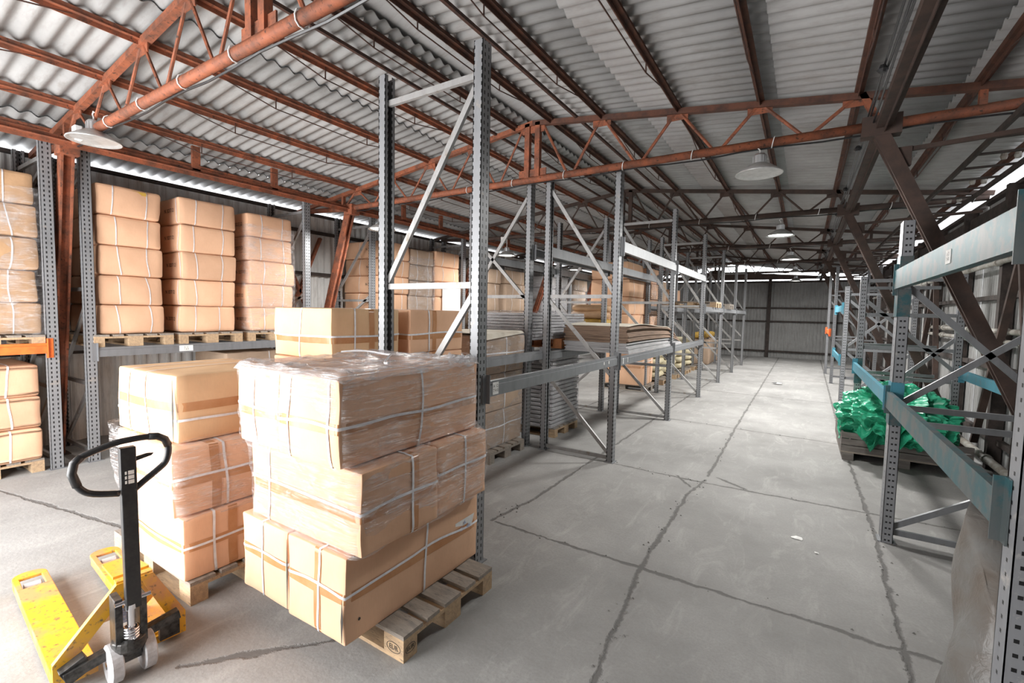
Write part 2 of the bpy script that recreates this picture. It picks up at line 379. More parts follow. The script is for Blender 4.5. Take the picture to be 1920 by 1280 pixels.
# ------------------------------------------------------------------ roof trusses, purlins, columns
TY = [1.72, 5.25, 8.95, 12.7, 16.4, 20.1]
ZB = 3.54
TOPN_R = [-2.13, -1.27, -.48, .30, 1.10]
TOPN_L = [-4.0, -4.83, -5.65, -6.45]
where_t = ['with a pendant lamp at its far left end', 'over the empty grey rack, pendant lamp near its middle', 'third from the camera', 'fourth from the camera', 'fifth from the camera', 'last before the end wall']
def truss(i, y):
    st = 'rust_steel' if i < 2 else 'dark_steel'
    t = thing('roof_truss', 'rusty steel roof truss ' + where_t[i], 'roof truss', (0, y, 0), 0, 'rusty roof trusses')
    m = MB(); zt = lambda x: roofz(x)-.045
    m.bar((XW+.1, 0, zt(XW+.1)-.02), (XR, 0, zt(XR)), .06, .06); m.build('top_chord', st, t); m = MB(); m.bar((XR, 0, zt(XR)), (XE-.05, 0, zt(XE)-.02), .06, .06); m.build('top_chord', 'brown_steel' if i < 2 else st, t)
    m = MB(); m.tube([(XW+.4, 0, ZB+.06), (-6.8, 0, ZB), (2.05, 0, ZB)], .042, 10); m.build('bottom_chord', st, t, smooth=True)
    m = MB()
    for x in (XR-.075, XR+.075): m.bar((x, 0, ZB), (x, 0, zt(XR)), .07, .06)
    m.box(XR-.2, XR+.2, -.006, .006, ZB+.02, ZB+.13); m.box(XR-.16, XR+.16, -.006, .006, zt(XR)-.12, zt(XR))
    m.build('king_post', st, t)
    for side, nodes in ((1, TOPN_R), (-1, TOPN_L)):
        m = MB(); prev = XR+side*.1; nds = nodes[:4]
        for k, x in enumerate(nds):
            xm = (prev+x)/2+side*.02
            m.tube([(prev+side*(.05 if k == 0 else .03), 0, zt(prev)-.03), (xm-side*.05, 0, ZB+.03), (xm+side*.05, 0, ZB+.03), (x-side*.03, 0, zt(x)-.03)], .014 if side < 0 else .017, 6)
            m.box(x-.11, x+.11, -.005, .005, zt(x)-.1, zt(x)); prev = x
        if side > 0: m.bar((.33, 0, zt(.33)), (.48, 0, ZB), .06, .05)
        else: m.tube([(prev, 0, zt(prev)), (-6.75, 0, ZB+.03)], .02, 6)
        m.build('web', st, t); xv = 1.12 if side > 0 else -6.8
        m = MB(); m.bar((xv, 0, zt(xv)), (xv, 0, ZB), .05, .05); m.build('upright', st, t)
    for k in range(9 if i < 3 else 4):
        m = MB()
        x = -5.6+k*.75 if i < 2 else -3.5+k*.9
        m.tube([(x+.012*math.sin(a*.9), .05*math.cos(a), ZB+.05*math.sin(a)) for a in [j*math.pi/5 for j in range(10)]], .005, 5, True)
        m.build('cable_tie', 'white_plastic', t)
    m = MB(); m.tube([(-6.6+k*.35, .03, ZB-.05-.012*math.sin(k*1.7)) for k in range(25)], .009, 5); m.build('cable', 'black_paint', t)
    return t
for i, y in enumerate(TY): truss(i, y)
def columns():
    for i, y in enumerate(TY):
        top, bot = ((-6.82, -7.6) if i == 0 else (-6.6, -7.85))
        t = thing('raking_column', ['red oxide steel column leaning between two rack posts, nearest the camera', 'red oxide leaning column beyond the third tall carton stack', 'third leaning column on the long wall behind the carton stacks', 'fourth leaning column on the long wall behind the carton stacks', 'fifth leaning column on the long wall behind the carton stacks', 'sixth leaning column on the long wall, closest to the end wall'][i], 'column', (0, y, 0), 0, 'leaning columns of the carton rack wall')
        m = MB(); p, q = (bot, 0, 0), (top, 0, ZB+.03)
        for s in (-1, 1): m.bar((p[0], s*.045, p[2]), (q[0], s*.045, q[2]), .02, .14, (1, 0, 0))
        m.bar(p, q, .10, .014, (1, 0, 0)); m.build('channel', 'rust_steel', t)
        m = MB(); m.box(top-.09, top+.11, -.08, .08, ZB-.12, ZB+.05); m.build('head_plate', 'rust_steel', t)
        m = MB(); m.box(bot-.12, bot+.12, -.1, .1, 0, .012); m.build('base_plate', 'dark_steel', t)
        t = thing('raking_column', ['dark steel column leaning outward to the right wall, closest to the camera', 'long brown strut crossing behind the teal beams down to the right wall', 'third leaning strut along the right wall', 'fourth leaning strut along the right wall', 'fifth leaning strut along the right wall', 'sixth leaning strut along the right wall'][i], 'column', (0, y, 0), 0, 'leaning columns of the pipe wall')
        m = MB(); p, q = (1.98, 0, 0), (.42, 0, ZB+.06)
        for s in (-1, 1): m.bar((p[0], s*.045, p[2]), (q[0], s*.045, q[2]), .02, .105, (1, 0, 0))
        m.bar(p, q, .09, .014, (1, 0, 0)); m.build('channel', 'dark_steel', t)
        m = MB(); m.box(.34, .62, -.06, .06, ZB-.10, ZB+.07); m.box(.6, .70, -.03, .03, ZB-.38, ZB-.22); m.build('head_plate', 'dark_steel', t)
        m = MB(); m.bar((.66, 0, ZB-.24), (2.0, 0, ZB-.18), .03, .035); m.build('tie_bar', 'dark_steel', t)
columns()
def purlins():
    xs = [(-3.32, 'first slope purlin beside the ridge on the carton side'), (-2.80, 'first slope purlin beside the ridge on the aisle side')]
    names = {-4.0: 'second purlin down from the ridge on the carton side', -4.83: 'third purlin down from the ridge on the carton side', -5.65: 'fourth purlin down from the ridge on the carton side', -6.45: 'fifth purlin down from the ridge, above the eave girder',
             -2.13: 'second purlin down from the ridge on the aisle side', -1.27: 'third purlin down from the ridge over the aisle', -.48: 'purlin directly above the row of pendant lamps', .30: 'purlin above the right girder of the roof', 1.10: 'purlin between the right girder and the right wall',
             -7.3: 'lowest purlin over the rack at the left wall', 1.85: 'lowest purlin along the right wall'}
    for x in names: xs.append((x, names[x]))
    for x, lab in xs:
        t = thing('purlin', 'rusty steel ' + lab, 'purlin', (x, 0, roofz(x)-.012), 0, 'rusty roof purlins')
        pm = 'rust_steel' if x < -3.5 else 'brown_steel'
        m = MB(); m.bar((0, Y0+.06, 0), (0, Y1-.1, 0), .055, .045); m.angle((0, Y0, -.02), (0, Y1, -.02), .04, .006); m.build('rail', pm, t)
        if x in (-7.3, 1.85): continue
        m = MB(); ys = [-1.2] + TY + [Y1]
        for a, b in zip(ys[:-1], ys[1:]):
            L = b-a; k = .14
            if abs(x-XR) < .4: k = .12
            m.tube([(.0, a+.15*L, -.03), (.0, a+.33*L, -k), (.0, a+.67*L, -k), (0, b-.15*L, -.03)], .006, 5)
            for f in (.33, .67): m.tube([(0, a+f*L, -k), (0, a+f*L, 0)], .007, 5)
        m.build('truss_rod', 'dark_rod', t)
    # thin battens between the purlins
    for x, lab in ((-3.62, 'thin dark batten under the roof sheets just left of the ridge'), (-2.45, 'thin dark batten under the roof sheets just right of the ridge')):
        m = MB(); m.bar((0, Y0, 0), (0, Y1, 0), .03, .03); tag(m.build('batten', 'dark_rod', loc=(x, 0, roofz(x)-.02)), lab, 'batten')
purlins()
def girders():
    for x, lab, plate in ((-6.62, 'rusty longitudinal girder with upright plates above the carton racks', True), (.47, 'rusty longitudinal girder with hanging cables above the right side of the aisle', False)):
        t = thing('eave_girder', lab, 'girder', (x, 0, 0))
        m = MB(); m.bar((0, Y0, ZB-.01), (0, Y1, ZB-.01), .06, .06); m.angle((.03, Y0, ZB-.03), (.03, Y1, ZB-.03), .05); m.build('bottom_chord', 'rust_steel' if plate else 'dark_steel', t)
        if plate:
            for a, b in zip([-1.2]+TY, TY+[Y1]):
                for f in (.33, .62): y = a+(b-a)*f; m = MB(); m.box(-.012, .03, y-.045, y+.045, ZB, roofz(x)-.02); m.build('upright_plate', 'rust_steel', t)
        else:
            m = MB()
            for j in range(3): m.tube([(-.09+j*.02, Y0+k*.3, ZB+.12-.05*abs(math.sin(k*.25+j))-.03*j) for k in range(90)], .008, 5)
            for k in range(14): y = .6+k*1.8; m.lathe([(.02, 0), (.035, .02), (.02, .05)], (-.1, y, ZB+.02), 8)
            m.build('hanging_cable', 'black_paint', t)
    t = thing('cable_ladder', 'dark ladder shaped cable rack hung under the roof beside the right wall', 'cable rack', (0, 0, 3.46))
    m = MB()
    for x in (1.32, 1.78): m.bar((x, 3.0, 0), (x, 22, 0), .03, .05)
    m.build('rail', 'eave_steel', t)
    for k in range(36): y = 3.2+k*.52; m = MB(); m.bar((1.32, y, 0), (1.78, y, 0), .03, .02); m.build('rung', 'eave_steel', t)
    for k in range(18):
        y = 3.5+k*1.04
        for x in (1.6, 1.7): m = MB(); m.lathe([(.022, -.06), (.03, -.03), (.022, 0)], (x, y, .06), 8); m.build('insulator', 'pipe', t)
girders()

# ------------------------------------------------------------------ pendant lamps
def lamps():
    wl = ['unlit pendant lamp with white dish shade over the nearest carton racks', 'pendant lamp with white dish shade hung from the second truss', 'lit pendant lamp with dish shade, third from the camera', 'lit pendant lamp, fourth from the camera', 'lit pendant lamp, fifth from the camera', 'lit pendant lamp, closest to the end wall', 'lit pendant lamp over the fourth tall carton stack', 'lit pendant lamp over the far wall rack stacks, nearer one', 'lit pendant lamp over the far wall rack stacks, farther one', 'lit pendant lamp at the far end of the wall rack']
    for i, (x, z) in enumerate(((-5.93, 3.42), (-.46, 3.26), (-.42, 3.2), (-.36, 3.2), (-.33, 3.2), (-.36, 3.2), (-5.85, 3.13), (-5.85, 3.13), (-5.85, 3.13), (-5.85, 3.13))):
        y = (TY + TY[1:5])[i] - (.0 if i else .02)
        t = thing('pendant_lamp', wl[i], 'lamp', (x, y, z), 0, 'dish shaped pendant lamps')
        m = MB(); m.lathe([(.03, .10), (.07, .09), (.12, .06), (.21, .0), (.215, -.012), (.205, -.012), (.115, .052), (.03, .085)], n=32, cap=False); m.build('lamp_shade', 'lamp_shade', t, smooth=True)
        m = MB(); m.lathe([(.05, .08), (.06, .09), (.06, .165), (.045, .185), (.02, .19)], n=18)
        for k in range(14): a = k*2*math.pi/14; m.box(.058*math.cos(a)-.004, .058*math.cos(a)+.004, .058*math.sin(a)-.004, .058*math.sin(a)+.004, .09, .16)
        m.build('driver_housing', 'lamp_metal', t)
        m = MB(); m.tube([(0, 0, .18), (.0, 0, .22), (-.025, 0, .25), (0, 0, .275), (.02, 0, .26)] if i < 6 else [(0, 0, .18), (0, 0, .41)], .006, 6); m.build('hook', 'white_plastic', t)
        m = MB(); m.lathe([(.185, .012), (.185, .006), (.0, .006)], n=28, cap=False); m.build('diffuser', 'lamp_glow' if i >= 2 else 'lamp_shade', t)
        if i >= 2:
            l = area('lamp_light', (x, y, z-.03), (0, 0, 0), (.36), .36, (145 if i < 5 else (100 if i == 5 else (75 if i == 6 else 60))), (1, .99, .96), 'DISK'); 
        elif i == 1:
            area('lamp_light', (x, y, z-.03), (0, 0, 0), .36, .36, 62, (1, .99, .96), 'DISK')
    m = MB(); m.box(-.05, .05, -.03, .03, -.07, .07); tag(m.build('junction_box', 'white_plastic', loc=(-6.1, 1.62, 3.49), bevel=.008), 'small white junction box beside the nearest unlit lamp', 'junction box')
lamps()
for k_, y_ in enumerate((8.95, 12.7)):
    m_ = MB(); m_.box(-.05, .05, -.03, .03, -.07, .07); tag(m_.build('junction_box', 'white_plastic', loc=(-5.9, y_-.08, 3.47), bevel=.008), 'small white junction box on the %s truss over the wall rack' % ['third', 'fourth'][k_], 'junction box')

# ------------------------------------------------------------------ pallet racking
def post_mesh(w=.1, d=.075, h=3.6):
    m = MB(); t = .004
    m.box(-d/2, d/2, -w/2, w/2, 0, h) if False else None
    # open profile: two sides, a front web and returned lips, running the full height
    m.box(d/2-t, d/2, -w/2, w/2, 0, h); m.box(-d/2, d/2, w/2-t, w/2, 0, h); m.box(-d/2, d/2, -w/2, -w/2+t, 0, h)
    m.box(-d/2, -d/2+t, w/2-.03, w/2, 0, h); m.box(-d/2, -d/2+t, -w/2, -w/2+.03, 0, h)
    return m
def frame(label, xf, xb, y, h, diags, rungs, group, post='rack_post', w=.1, brace='brace', foot=True):
    """upright frame: front post at xf, back post at xb; the local x axis runs from the front to the back post"""
    t = thing('rack_frame', label, 'rack frame', (xf, y, 0), 0, group)
    s = 1 if xb > xf else -1; D = abs(xb-xf)
    a = post_mesh(w, .075, h).build('upright_post', post, t, (0, 0, 0), (0, 0, math.pi if s > 0 else 0))
    b = post_mesh(w, .075, h).build('upright_post', post, t, (s*D, 0, 0), (0, 0, 0 if s > 0 else math.pi))
    for za, zb in diags:
        m = MB(); m.bar((s*.03, 0, za), (s*(D-.03), 0, zb), .028, .045); m.build('diagonal_brace', brace, t)
    for z in rungs:
        m = MB(); m.bar((s*.03, 0, z), (s*(D-.03), 0, z), .028, .045); m.build('cross_brace', brace, t)
    if foot:
        for xx in (0, s*D):
            m = MB(); m.box(xx-.06, xx+.06, -.07, .07, 0, .006); m.build('foot_plate', 'rack_grey', t)
    return t
def beam(label, x, ya, yb, ztop, mat='rack_grey', h=.11, group=None, side=1, conn=None, tags=()):
    t = thing('rack_beam', label, 'rack beam', (x, ya, ztop), 0, group); L = yb-ya
    m = MB(); o = side*.045
    m.prism([(o-.022, .05, 0), (o-.022, .05, -h), (o+.022, .05, -h), (o+.022, .05, -.03), (o+.012, .05, -.028), (o+.012, .05, 0)], (0, L-.1, 0)); m.build('box_section', mat, t)
    for yy in (0.0, L):
        m = MB(); sgn = 1 if yy == 0 else -1
        m.box(o-.03, o+.03, yy+sgn*.045, yy+sgn*.052, -h-.05, .05); m.box(side*.04, side*.047, min(yy-.045*sgn*0, yy+sgn*.05), max(yy, yy+sgn*.05), -h-.05, .05)
        m.build('end_connector', conn or mat, t)
    for (yy, w_, h_) in tags:
        m = MB(); m.box(o+side*.0225, o+side*.0245, yy-w_/2, yy+w_/2, -h*.5-h_/2, -h*.5+h_/2); p = m.build('label_card', 'paper', t)
        q = words_at('printed_code', 'A 12\n7 4 0', h_*.36, (o+side*.0252, yy, -h*.5), (R(90), 0, R(90 if side > 0 else -90)), 'ink', p, 0)
    return t
FY = [2.65+2.8*k for k in range(7)]
XA, XA2, XB, XB2 = -1.96, -2.9, -3.19, -4.15
nA = ['nearest tall grey rack frame beside the big shrink-wrapped pallet', 'second aisle rack frame, where the empty shelf ends', 'third aisle rack frame, holding the far end of the flattened cartons', 'fourth aisle rack frame, where the high beams end', 'fifth frame of the aisle rack', 'sixth frame of the aisle rack', 'last aisle rack frame towards the end wall']
for i, y in enumerate(FY):
    d = [(3.42, 2.1), (2.0, 1.08), (1.0, .1)] if i else [(3.42, 2.06), (1.98, .75)]
    if i: frame('grey ' + nA[i], XA, XA2, y, 3.64, [(b, a) for a, b in d], [2.05, .05] + ([.95] if i > 1 else []) + ([3.46] if i >= 2 else []), 'frames of the aisle rack')
    else: frame(nA[0], XA, XA2, y, 3.67, d, [3.46, 2.02, .06], 'frames of the aisle rack')
    if i:
        frame(['', 'grey rack frame of the second row behind the wrapped carton pallet', 'third frame of the second rack row', 'fourth frame of the second rack row', 'fifth frame of the second rack row', 'sixth frame of the second rack row', 'last frame of the second rack row'][i], XB, XB2, y, 3.6, [(3.4, 2.1), (2.0, 2.9), (1.0, .1)] if i == 1 else [(3.4, 2.1), (1.0, 2.0), (.95, .1)], [2.05, .05, 1.0], 'frames of the second rack row')
bg = 'grey beams of the aisle rack'
beam('grey low beam on the aisle side of the empty front bay, with a white card', XA, FY[0], FY[1], 1.33, tags=((.13, .075, .09), (2.3, .03, .03), (2.45, .03, .03)), group=bg)
beam('grey low beam at the back of the empty front bay', XA2, FY[0], FY[1], 1.33, side=-1, group=bg)
for a, b, w1 in ((1, 2, 'second'), (2, 3, 'third')):
    beam('grey low beam on the aisle side of the %s bay under the flattened cartons' % w1, XA, FY[a], FY[b], 1.31, tags=((.15, .03, .07), (.33, .02, .06)) if a == 1 else (), group=bg)
    beam('grey low beam at the back of the %s aisle bay' % w1, XA2, FY[a], FY[b], 1.31, side=-1, group=bg)
    beam('grey high beam on the aisle side of the %s bay' % w1, XA, FY[a], FY[b], 2.72, h=.13, group=bg)
    beam('grey high beam at the back of the %s aisle bay' % w1, XA2, FY[a], FY[b], 2.72, side=-1, h=.13, tags=((1.2, .1, .1),) if a == 1 else (), group=bg)
for a in (3, 4, 5):
    beam('bright grey beam on the aisle side of the %s bay' % ORD[a], XA, FY[a], FY[a+1], 2.05, group=bg)
    beam('grey beam at the back of the %s aisle bay' % ORD[a], XA2, FY[a], FY[a+1], 2.05, side=-1, group=bg)
for a in (1, 2, 3, 4):
    for z in ((1.31, 2.7) if a < 3 else (2.05,)):
        beam('grey beam of the second rack row, %s bay, %s level, aisle face' % (ORD[a-1], 'low' if z < 2.5 else 'high'), XB, FY[a], FY[a+1], z, group='beams of the second rack row')
        beam('grey beam of the second rack row, %s bay, %s level, wall face' % (ORD[a-1], 'low' if z < 2.5 else 'high'), XB2, FY[a], FY[a+1], z, side=-1, group='beams of the second rack row')
# rack along the left wall
XL, XL2 = -6.95, -7.95
LP = [(-1.1, 'first'), (1.57, 'x'), (1.89, 'x'), (4.64, 'x'), (6.0, 'x'), (8.75, 'x'), (9.2, 'x'), (11.95, 'x'), (14.7, 'x'), (17.5, 'x')]
ln = ['', 'perforated grey rack frame where the orange beam hooks in', 'perforated grey rack frame just beyond the nearest leaning column', 'perforated grey rack frame after the third tall carton stack', 'grey wall rack frame in front of the fourth tall carton stack', 'pale wall rack frame after the sixth carton stack', 'wall rack frame just beyond the pale one', 'wall rack frame between the far kraft stacks', 'wall rack frame beside the far silver wrapped stacks', 'farthest frame of the wall rack']
for (y, _), lab in list(zip(LP, ln))[1:]:
    frame(lab, XL, XL2, y, 3.62, [(3.3, 3.0), (1.9, .95), (.9, .1)] if y < 3 else [(3.3, 2.2), (2.1, 1.5), (.9, .1)], [3.4, 2.0, .9, .1], 'frames of the wall rack')
beam('bright orange rack beam at the nearest end of the wall rack', XL, -1.1, 1.57, 1.40, 'orange', .11)
beam('grey back beam behind the orange beam', XL2, -1.1, 1.57, 1.40, side=-1, group='beams of the wall rack')
for a, b, w1 in ((2, 3, 'nearest grey bay'), (4, 5, 'bay of the fourth to sixth stacks'), (6, 7, 'bay with the far kraft stacks'), (7, 8, 'bay with the far silver stacks'), (8, 9, 'farthest bay')):
    beam('grey front beam of the wall rack, %s' % w1, XL, LP[a][0], LP[b][0], 1.33, tags=((.95, .16, .075), (2.58, .12, .075)) if a == 2 else (), group='beams of the wall rack')
    beam('grey back beam of the wall rack, %s' % w1, XL2, LP[a][0], LP[b][0], 1.33, side=-1, group='beams of the wall rack')
# rack on the right of the aisle
XC, XC2 = .66, 1.66
rg = 'frames of the teal beam rack'
frame('perforated grey frame at the bottom right corner with blue paint spots', XC, XC2, 2.2, 2.63, [(1.1, 2.2), (.15, 1.0)], [2.45, 1.15, .1], rg, 'post_round', .1, 'rack_grey')
frame('perforated grey frame with teal sleeves standing at the edge of the aisle', XC, XC2, 4.86, 2.62, [(1.15, 1.95), (2.1, 1.12), (.12, .75)], [1.12, 1.0, .08], rg, 'post_round', .15, 'rack_grey')
frame('grey frame behind the green tarpaulin with blue and yellow paint', XC, XC2, 7.98, 2.42, [(2.1, 1.2), (1.1, .3), (.6, 1.6)], [2.36, 1.9, 1.45, 1.05, .1], rg, 'post_round', .09, 'rack_grey')
frame('pale grey frame beyond the green tarpaulin', XC, XC2, 10.9, 2.45, [(2.2, 1.3), (1.2, .4), (.3, 1.2), (1.3, 2.2)], [2.3, 1.25, .7], rg, 'post_round', .1, 'rack_grey')
frame('far grey frame carrying an orange beam end', XC+.05, XC2, 15.9, 3.3, [(2.4, 1.3), (1.2, .3)], [2.6, 1.25, .2], rg, 'post_round', .09, 'rack_grey')
frame('farthest dark frame on the right of the aisle', XC, XC2, 18.6, 3.5, [(2.4, 1.3), (1.2, .3)], [2.6, 1.25, .2], rg, 'post_round', .09, 'rack_grey')
def teal():
    g = 'teal beams right of the aisle'
    beam('worn teal high beam running out of the picture at the right', XC, 2.2, 4.86, 2.23, 'teal', .15, g, -1, tags=((.95, .09, .07),))
    beam('worn teal low beam sloping down to the bottom right corner', XC, 2.2, 4.86, 1.25, 'teal', .13, g, -1)
    beam('pale blue low beam passing over the green tarpaulin', XC, 4.86, 7.98, 1.24, 'teal_bright', .11, g, -1)
    beam('bright blue low beam along the right wall side of the rack', XC2, 4.86, 7.98, 1.22, 'teal_bright', .11, g, 1)
    beam('teal low beam of the near bay on the wall side', XC2, 2.2, 4.86, 1.24, 'teal', .12, g, 1)
    beam('blue beam high on the pale frame beyond the tarpaulin', XC, 10.9, 13.4, 2.1, 'teal_bright', .12, g, -1)
    beam('blue low beam beyond the tarpaulin', XC, 10.9, 13.4, 1.1, 'teal_bright', .12, g, -1)
    beam('orange beam end on the far frame right of the aisle', XC, 15.9, 18.6, 1.5, 'orange', .12, None, -1)
    # sleeves on the near post
    for k, (y, z0, z1, lab) in enumerate(((4.86, 1.20, 1.33, 'blue paint band just above the low teal beam on the aisle post'), (4.86, .98, 1.12, 'blue paint band just below the low teal beam on the aisle post'), (4.86, 1.86, 2.08, 'teal hook sleeve under the high beam on the aisle post'), (4.86, 2.24, 2.34, 'teal sleeve above the high beam on the aisle post'), (7.98, .95, 1.3, 'dark blue sleeve on the post beside the green tarpaulin'))):
        m = MB(); w = .08 if y < 5 else .05
        m.box(-.042, .040, -w, -w+.003, z0, z1); m.box(-.043, -.040, -w, w, z0, z1)
        tag(m.build('beam_sleeve', 'teal' if k != 0 else 'teal_bright', loc=(XC, y, 0)), lab, 'sleeve')
    # stack of stored shelf bars between the frames
    for k, z in enumerate((2.33, 1.92, 1.47, 1.05, .78)):
        m = MB(); m.box(.72, 1.62, -.03, .03, z-.045, z); tag(m.build('shelf_bar', 'rack_grey', loc=(0, 8.9, 0)), 'grey shelf bar beyond the tarpaulin frame, %s from the top' % ORD[k], 'shelf bar', 'grey shelf bars right of the aisle')
    for k, z in enumerate((2.33, 1.92, 1.47, 1.05, .78)):
        pass
teal()

# ------------------------------------------------------------------ pallets
def pallet_proto(mat='wood', name='pallet'):
    """EUR pallet, 1.2 along x, .8 along y, origin at the centre of its base"""
    t = thing(name, 'wooden pallet', 'pallet')
    m = MB()
    for y, w in ((-.3275, .145), (-.17, .1), (0, .145), (.17, .1), (.3275, .145)): m.box(-.6, .6, y-w/2, y+w/2, .122, .144)
    m.build('deck', mat if mat == 'orange_wood' else 'wood_grey', t)
    m = MB()
    for x in (-.5275, 0, .5275): m.box(x-.0725, x+.0725, -.4, .4, .1, .122)
    m.build('stringer', mat, t)
    for x, w in ((-.5275, .145), (0, .145), (.5275, .145)):
        for y, l in ((-.35, .1), (0, .145), (.35, .1)):
            m = MB(); m.box(x-w/2, x+w/2, y-l/2, y+l/2, .022, .1); m.build('block', mat, t)
    for y, w in ((-.35, .1), (0, .145), (.35, .1)):
        m = MB(); m.box(-.6, .6, y-w/2, y+w/2, 0, .022); m.build('bottom_board', mat, t)
    return t
simple('orange_wood', (.60, .24, .09), (.42, .17, .07), 5, .7)
PP = pallet_proto('wood'); PG = pallet_proto('wood_grey'); reg(PP)
_used = {}
def pallet(label, x, y, z=0, rz=0, grey=False, group=None):
    src = PG if grey else PP
    if src.name not in _used: _used[src.name] = 1; t = src
    else: t = copy_tree(src)
    t.location = (x, y, z); t.rotation_euler = (0, 0, rz); tag(t, label)
    if group: t['group'] = group
    elif 'group' in t: del t['group']
    return t

# ------------------------------------------------------------------ cartons
def carton_map(p, hd, r, B, seed):
    a, b, c = hd
    q = Vector([max(-(h-r), min(h-r, v)) for v, h in zip(p, hd)]); dlt = Vector(p)-q
    n = dlt.normalized() if dlt.length > 1e-6 else Vector((0, 0, 1))
    o = q+n*r
    u = [max(-1, min(1, v/h)) for v, h in zip(o, hd)]
    bx = B*(1-u[1]**2)*(1-u[2]**2); by = B*(1-u[0]**2)*(1-u[2]**2); bz = B*.4*(1-u[0]**2)*(1-u[1]**2)
    o = o+Vector((u[0]**3*bx, u[1]**3*by, u[2]**3*bz))
    k = noise.noise_vector(Vector(o)*3.1+Vector((seed*7.3, seed, seed*3.1)))*(.008+B*.5)
    k += noise.noise_vector(Vector(o)*9+Vector((seed, seed*5.3, 0)))*(.002+B*.1)
    k.z *= .35
    return o+k, n
def carton_body(hd, r, B, seed, n=12):
    m = MB(); a, b, c = hd
    for ax in range(3):
        for s in (-1, 1):
            vs = []; i1, i2 = [i for i in range(3) if i != ax]
            ts = [-1, -1+r/hd[i1]] + [-1+2*(j/n) for j in range(1, n)] + [1-r/hd[i1], 1]
            ts2 = [-1, -1+r/hd[i2]] + [-1+2*(j/n) for j in range(1, n)] + [1-r/hd[i2], 1]
            for u in ts:
                for w in ts2:
                    p = [0, 0, 0]; p[ax] = s*hd[ax]; p[i1] = u*hd[i1]; p[i2] = w*hd[i2]
                    vs.append(carton_map(p, hd, r, B, seed)[0])
            N = len(ts); fs = []
            for i in range(N-1):
                for j in range(N-1):
                    f = (i*N+j, i*N+j+1, (i+1)*N+j+1, (i+1)*N+j); fs.append(f if (s > 0) != (ax != 1) else f[::-1])
            m.poly(vs, fs)
    return m
def band(m, hd, r, B, seed, kind, pos, w, off, wob, sag=0, z_only=None):
    """a band round the carton; kind: 'h' round at height pos, 'x' loop in the yz plane at x=pos, 'y' loop in the xz plane at y=pos"""
    a, b, c = hd; pts = []; M = 14
    def seg(p, q): return [Vector(p).lerp(Vector(q), i/M) for i in range(M)]
    if kind == 'h': cs = [(-a, -b, pos), (a, -b, pos), (a, b, pos), (-a, b, pos)]
    elif kind == 'x': cs = [(pos, -b, -c), (pos, b, -c), (pos, b, c), (pos, -b, c)]
    else: cs = [(-a, pos, -c), (a, pos, -c), (a, pos, c), (-a, pos, c)]
    for i in range(4): pts += seg(cs[i], cs[(i+1) % 4])
    ax = {'h': 2, 'x': 0, 'y': 1}[kind]; vs = []
    for i, p in enumerate(pts):
        jit = wob*noise.noise(Vector(p)*2.2+Vector((seed*3, pos*9, ax*4)))*2
        ph = (i % M)/M
        for s in (-1, 1):
            p2 = Vector(p); p2[ax] += s*w/2+jit-(sag*math.sin(math.pi*ph)*-1 if kind == 'h' else 0)
            o, n = carton_map(p2, hd, r, B, seed)
            n = Vector((p2[0]/a if abs(p2[0]) > a-1e-4 else 0, p2[1]/b if abs(p2[1]) > b-1e-4 else 0, p2[2]/c if abs(p2[2]) > c-1e-4 else 0))
            if n.length == 0: n = Vector((0, 0, 1))
            vs.append(o+n.normalized()*off)
    N = len(pts); m.poly(vs, [(2*i, 2*((i+1) % N), 2*((i+1) % N)+1, 2*i+1) for i in range(N)])
def carton(label, x0, x1, y0, y1, z0, z1, straps=(('h', .0), ('x', 0), ('y', 0)), tapes=(('h', .0),), mat='carton', B=.008, r=.012, rz=0, group=None, name='carton', n=12, sw=.0155, wob=.012, text=None, sag=0, cat='carton'):
    hd = ((x1-x0)/2, (y1-y0)/2, (z1-z0)/2-.001); seed = random.uniform(0, 60)
    t = carton_body(hd, r, B, seed, n).build(name, mat, None, ((x0+x1)/2, (y0+y1)/2, (z0+z1)/2), (0, 0, rz), smooth=True, recalc=True)
    tag(t, label, cat, group)
    for k, p in tapes:
        m = MB(); band(m, hd, r, B, seed, k, p*hd[2 if k == 'h' else (0 if k == 'x' else 1)], .055, .0022, 0); m.build('packing_tape', 'tape', t, smooth=True)
    for k, p in straps:
        m = MB(); band(m, hd, r, B, seed, k, p*hd[2 if k == 'h' else (0 if k == 'x' else 1)], sw, .0045, wob, sag); m.build('strap', 'strap', t, smooth=True)
    if text:
        for (face, u, w, s, txt) in text:
            if face == '-y': words_at('printed_code', txt, s, (u*hd[0], -hd[1]-B-.004, w*hd[2]), (R(90), 0, 0), 'ink', t)
            else: words_at('printed_code', txt, s, (hd[0]+B+.004, u*hd[1], w*hd[2]), (R(90), 0, R(90)), 'ink', t)
    return t
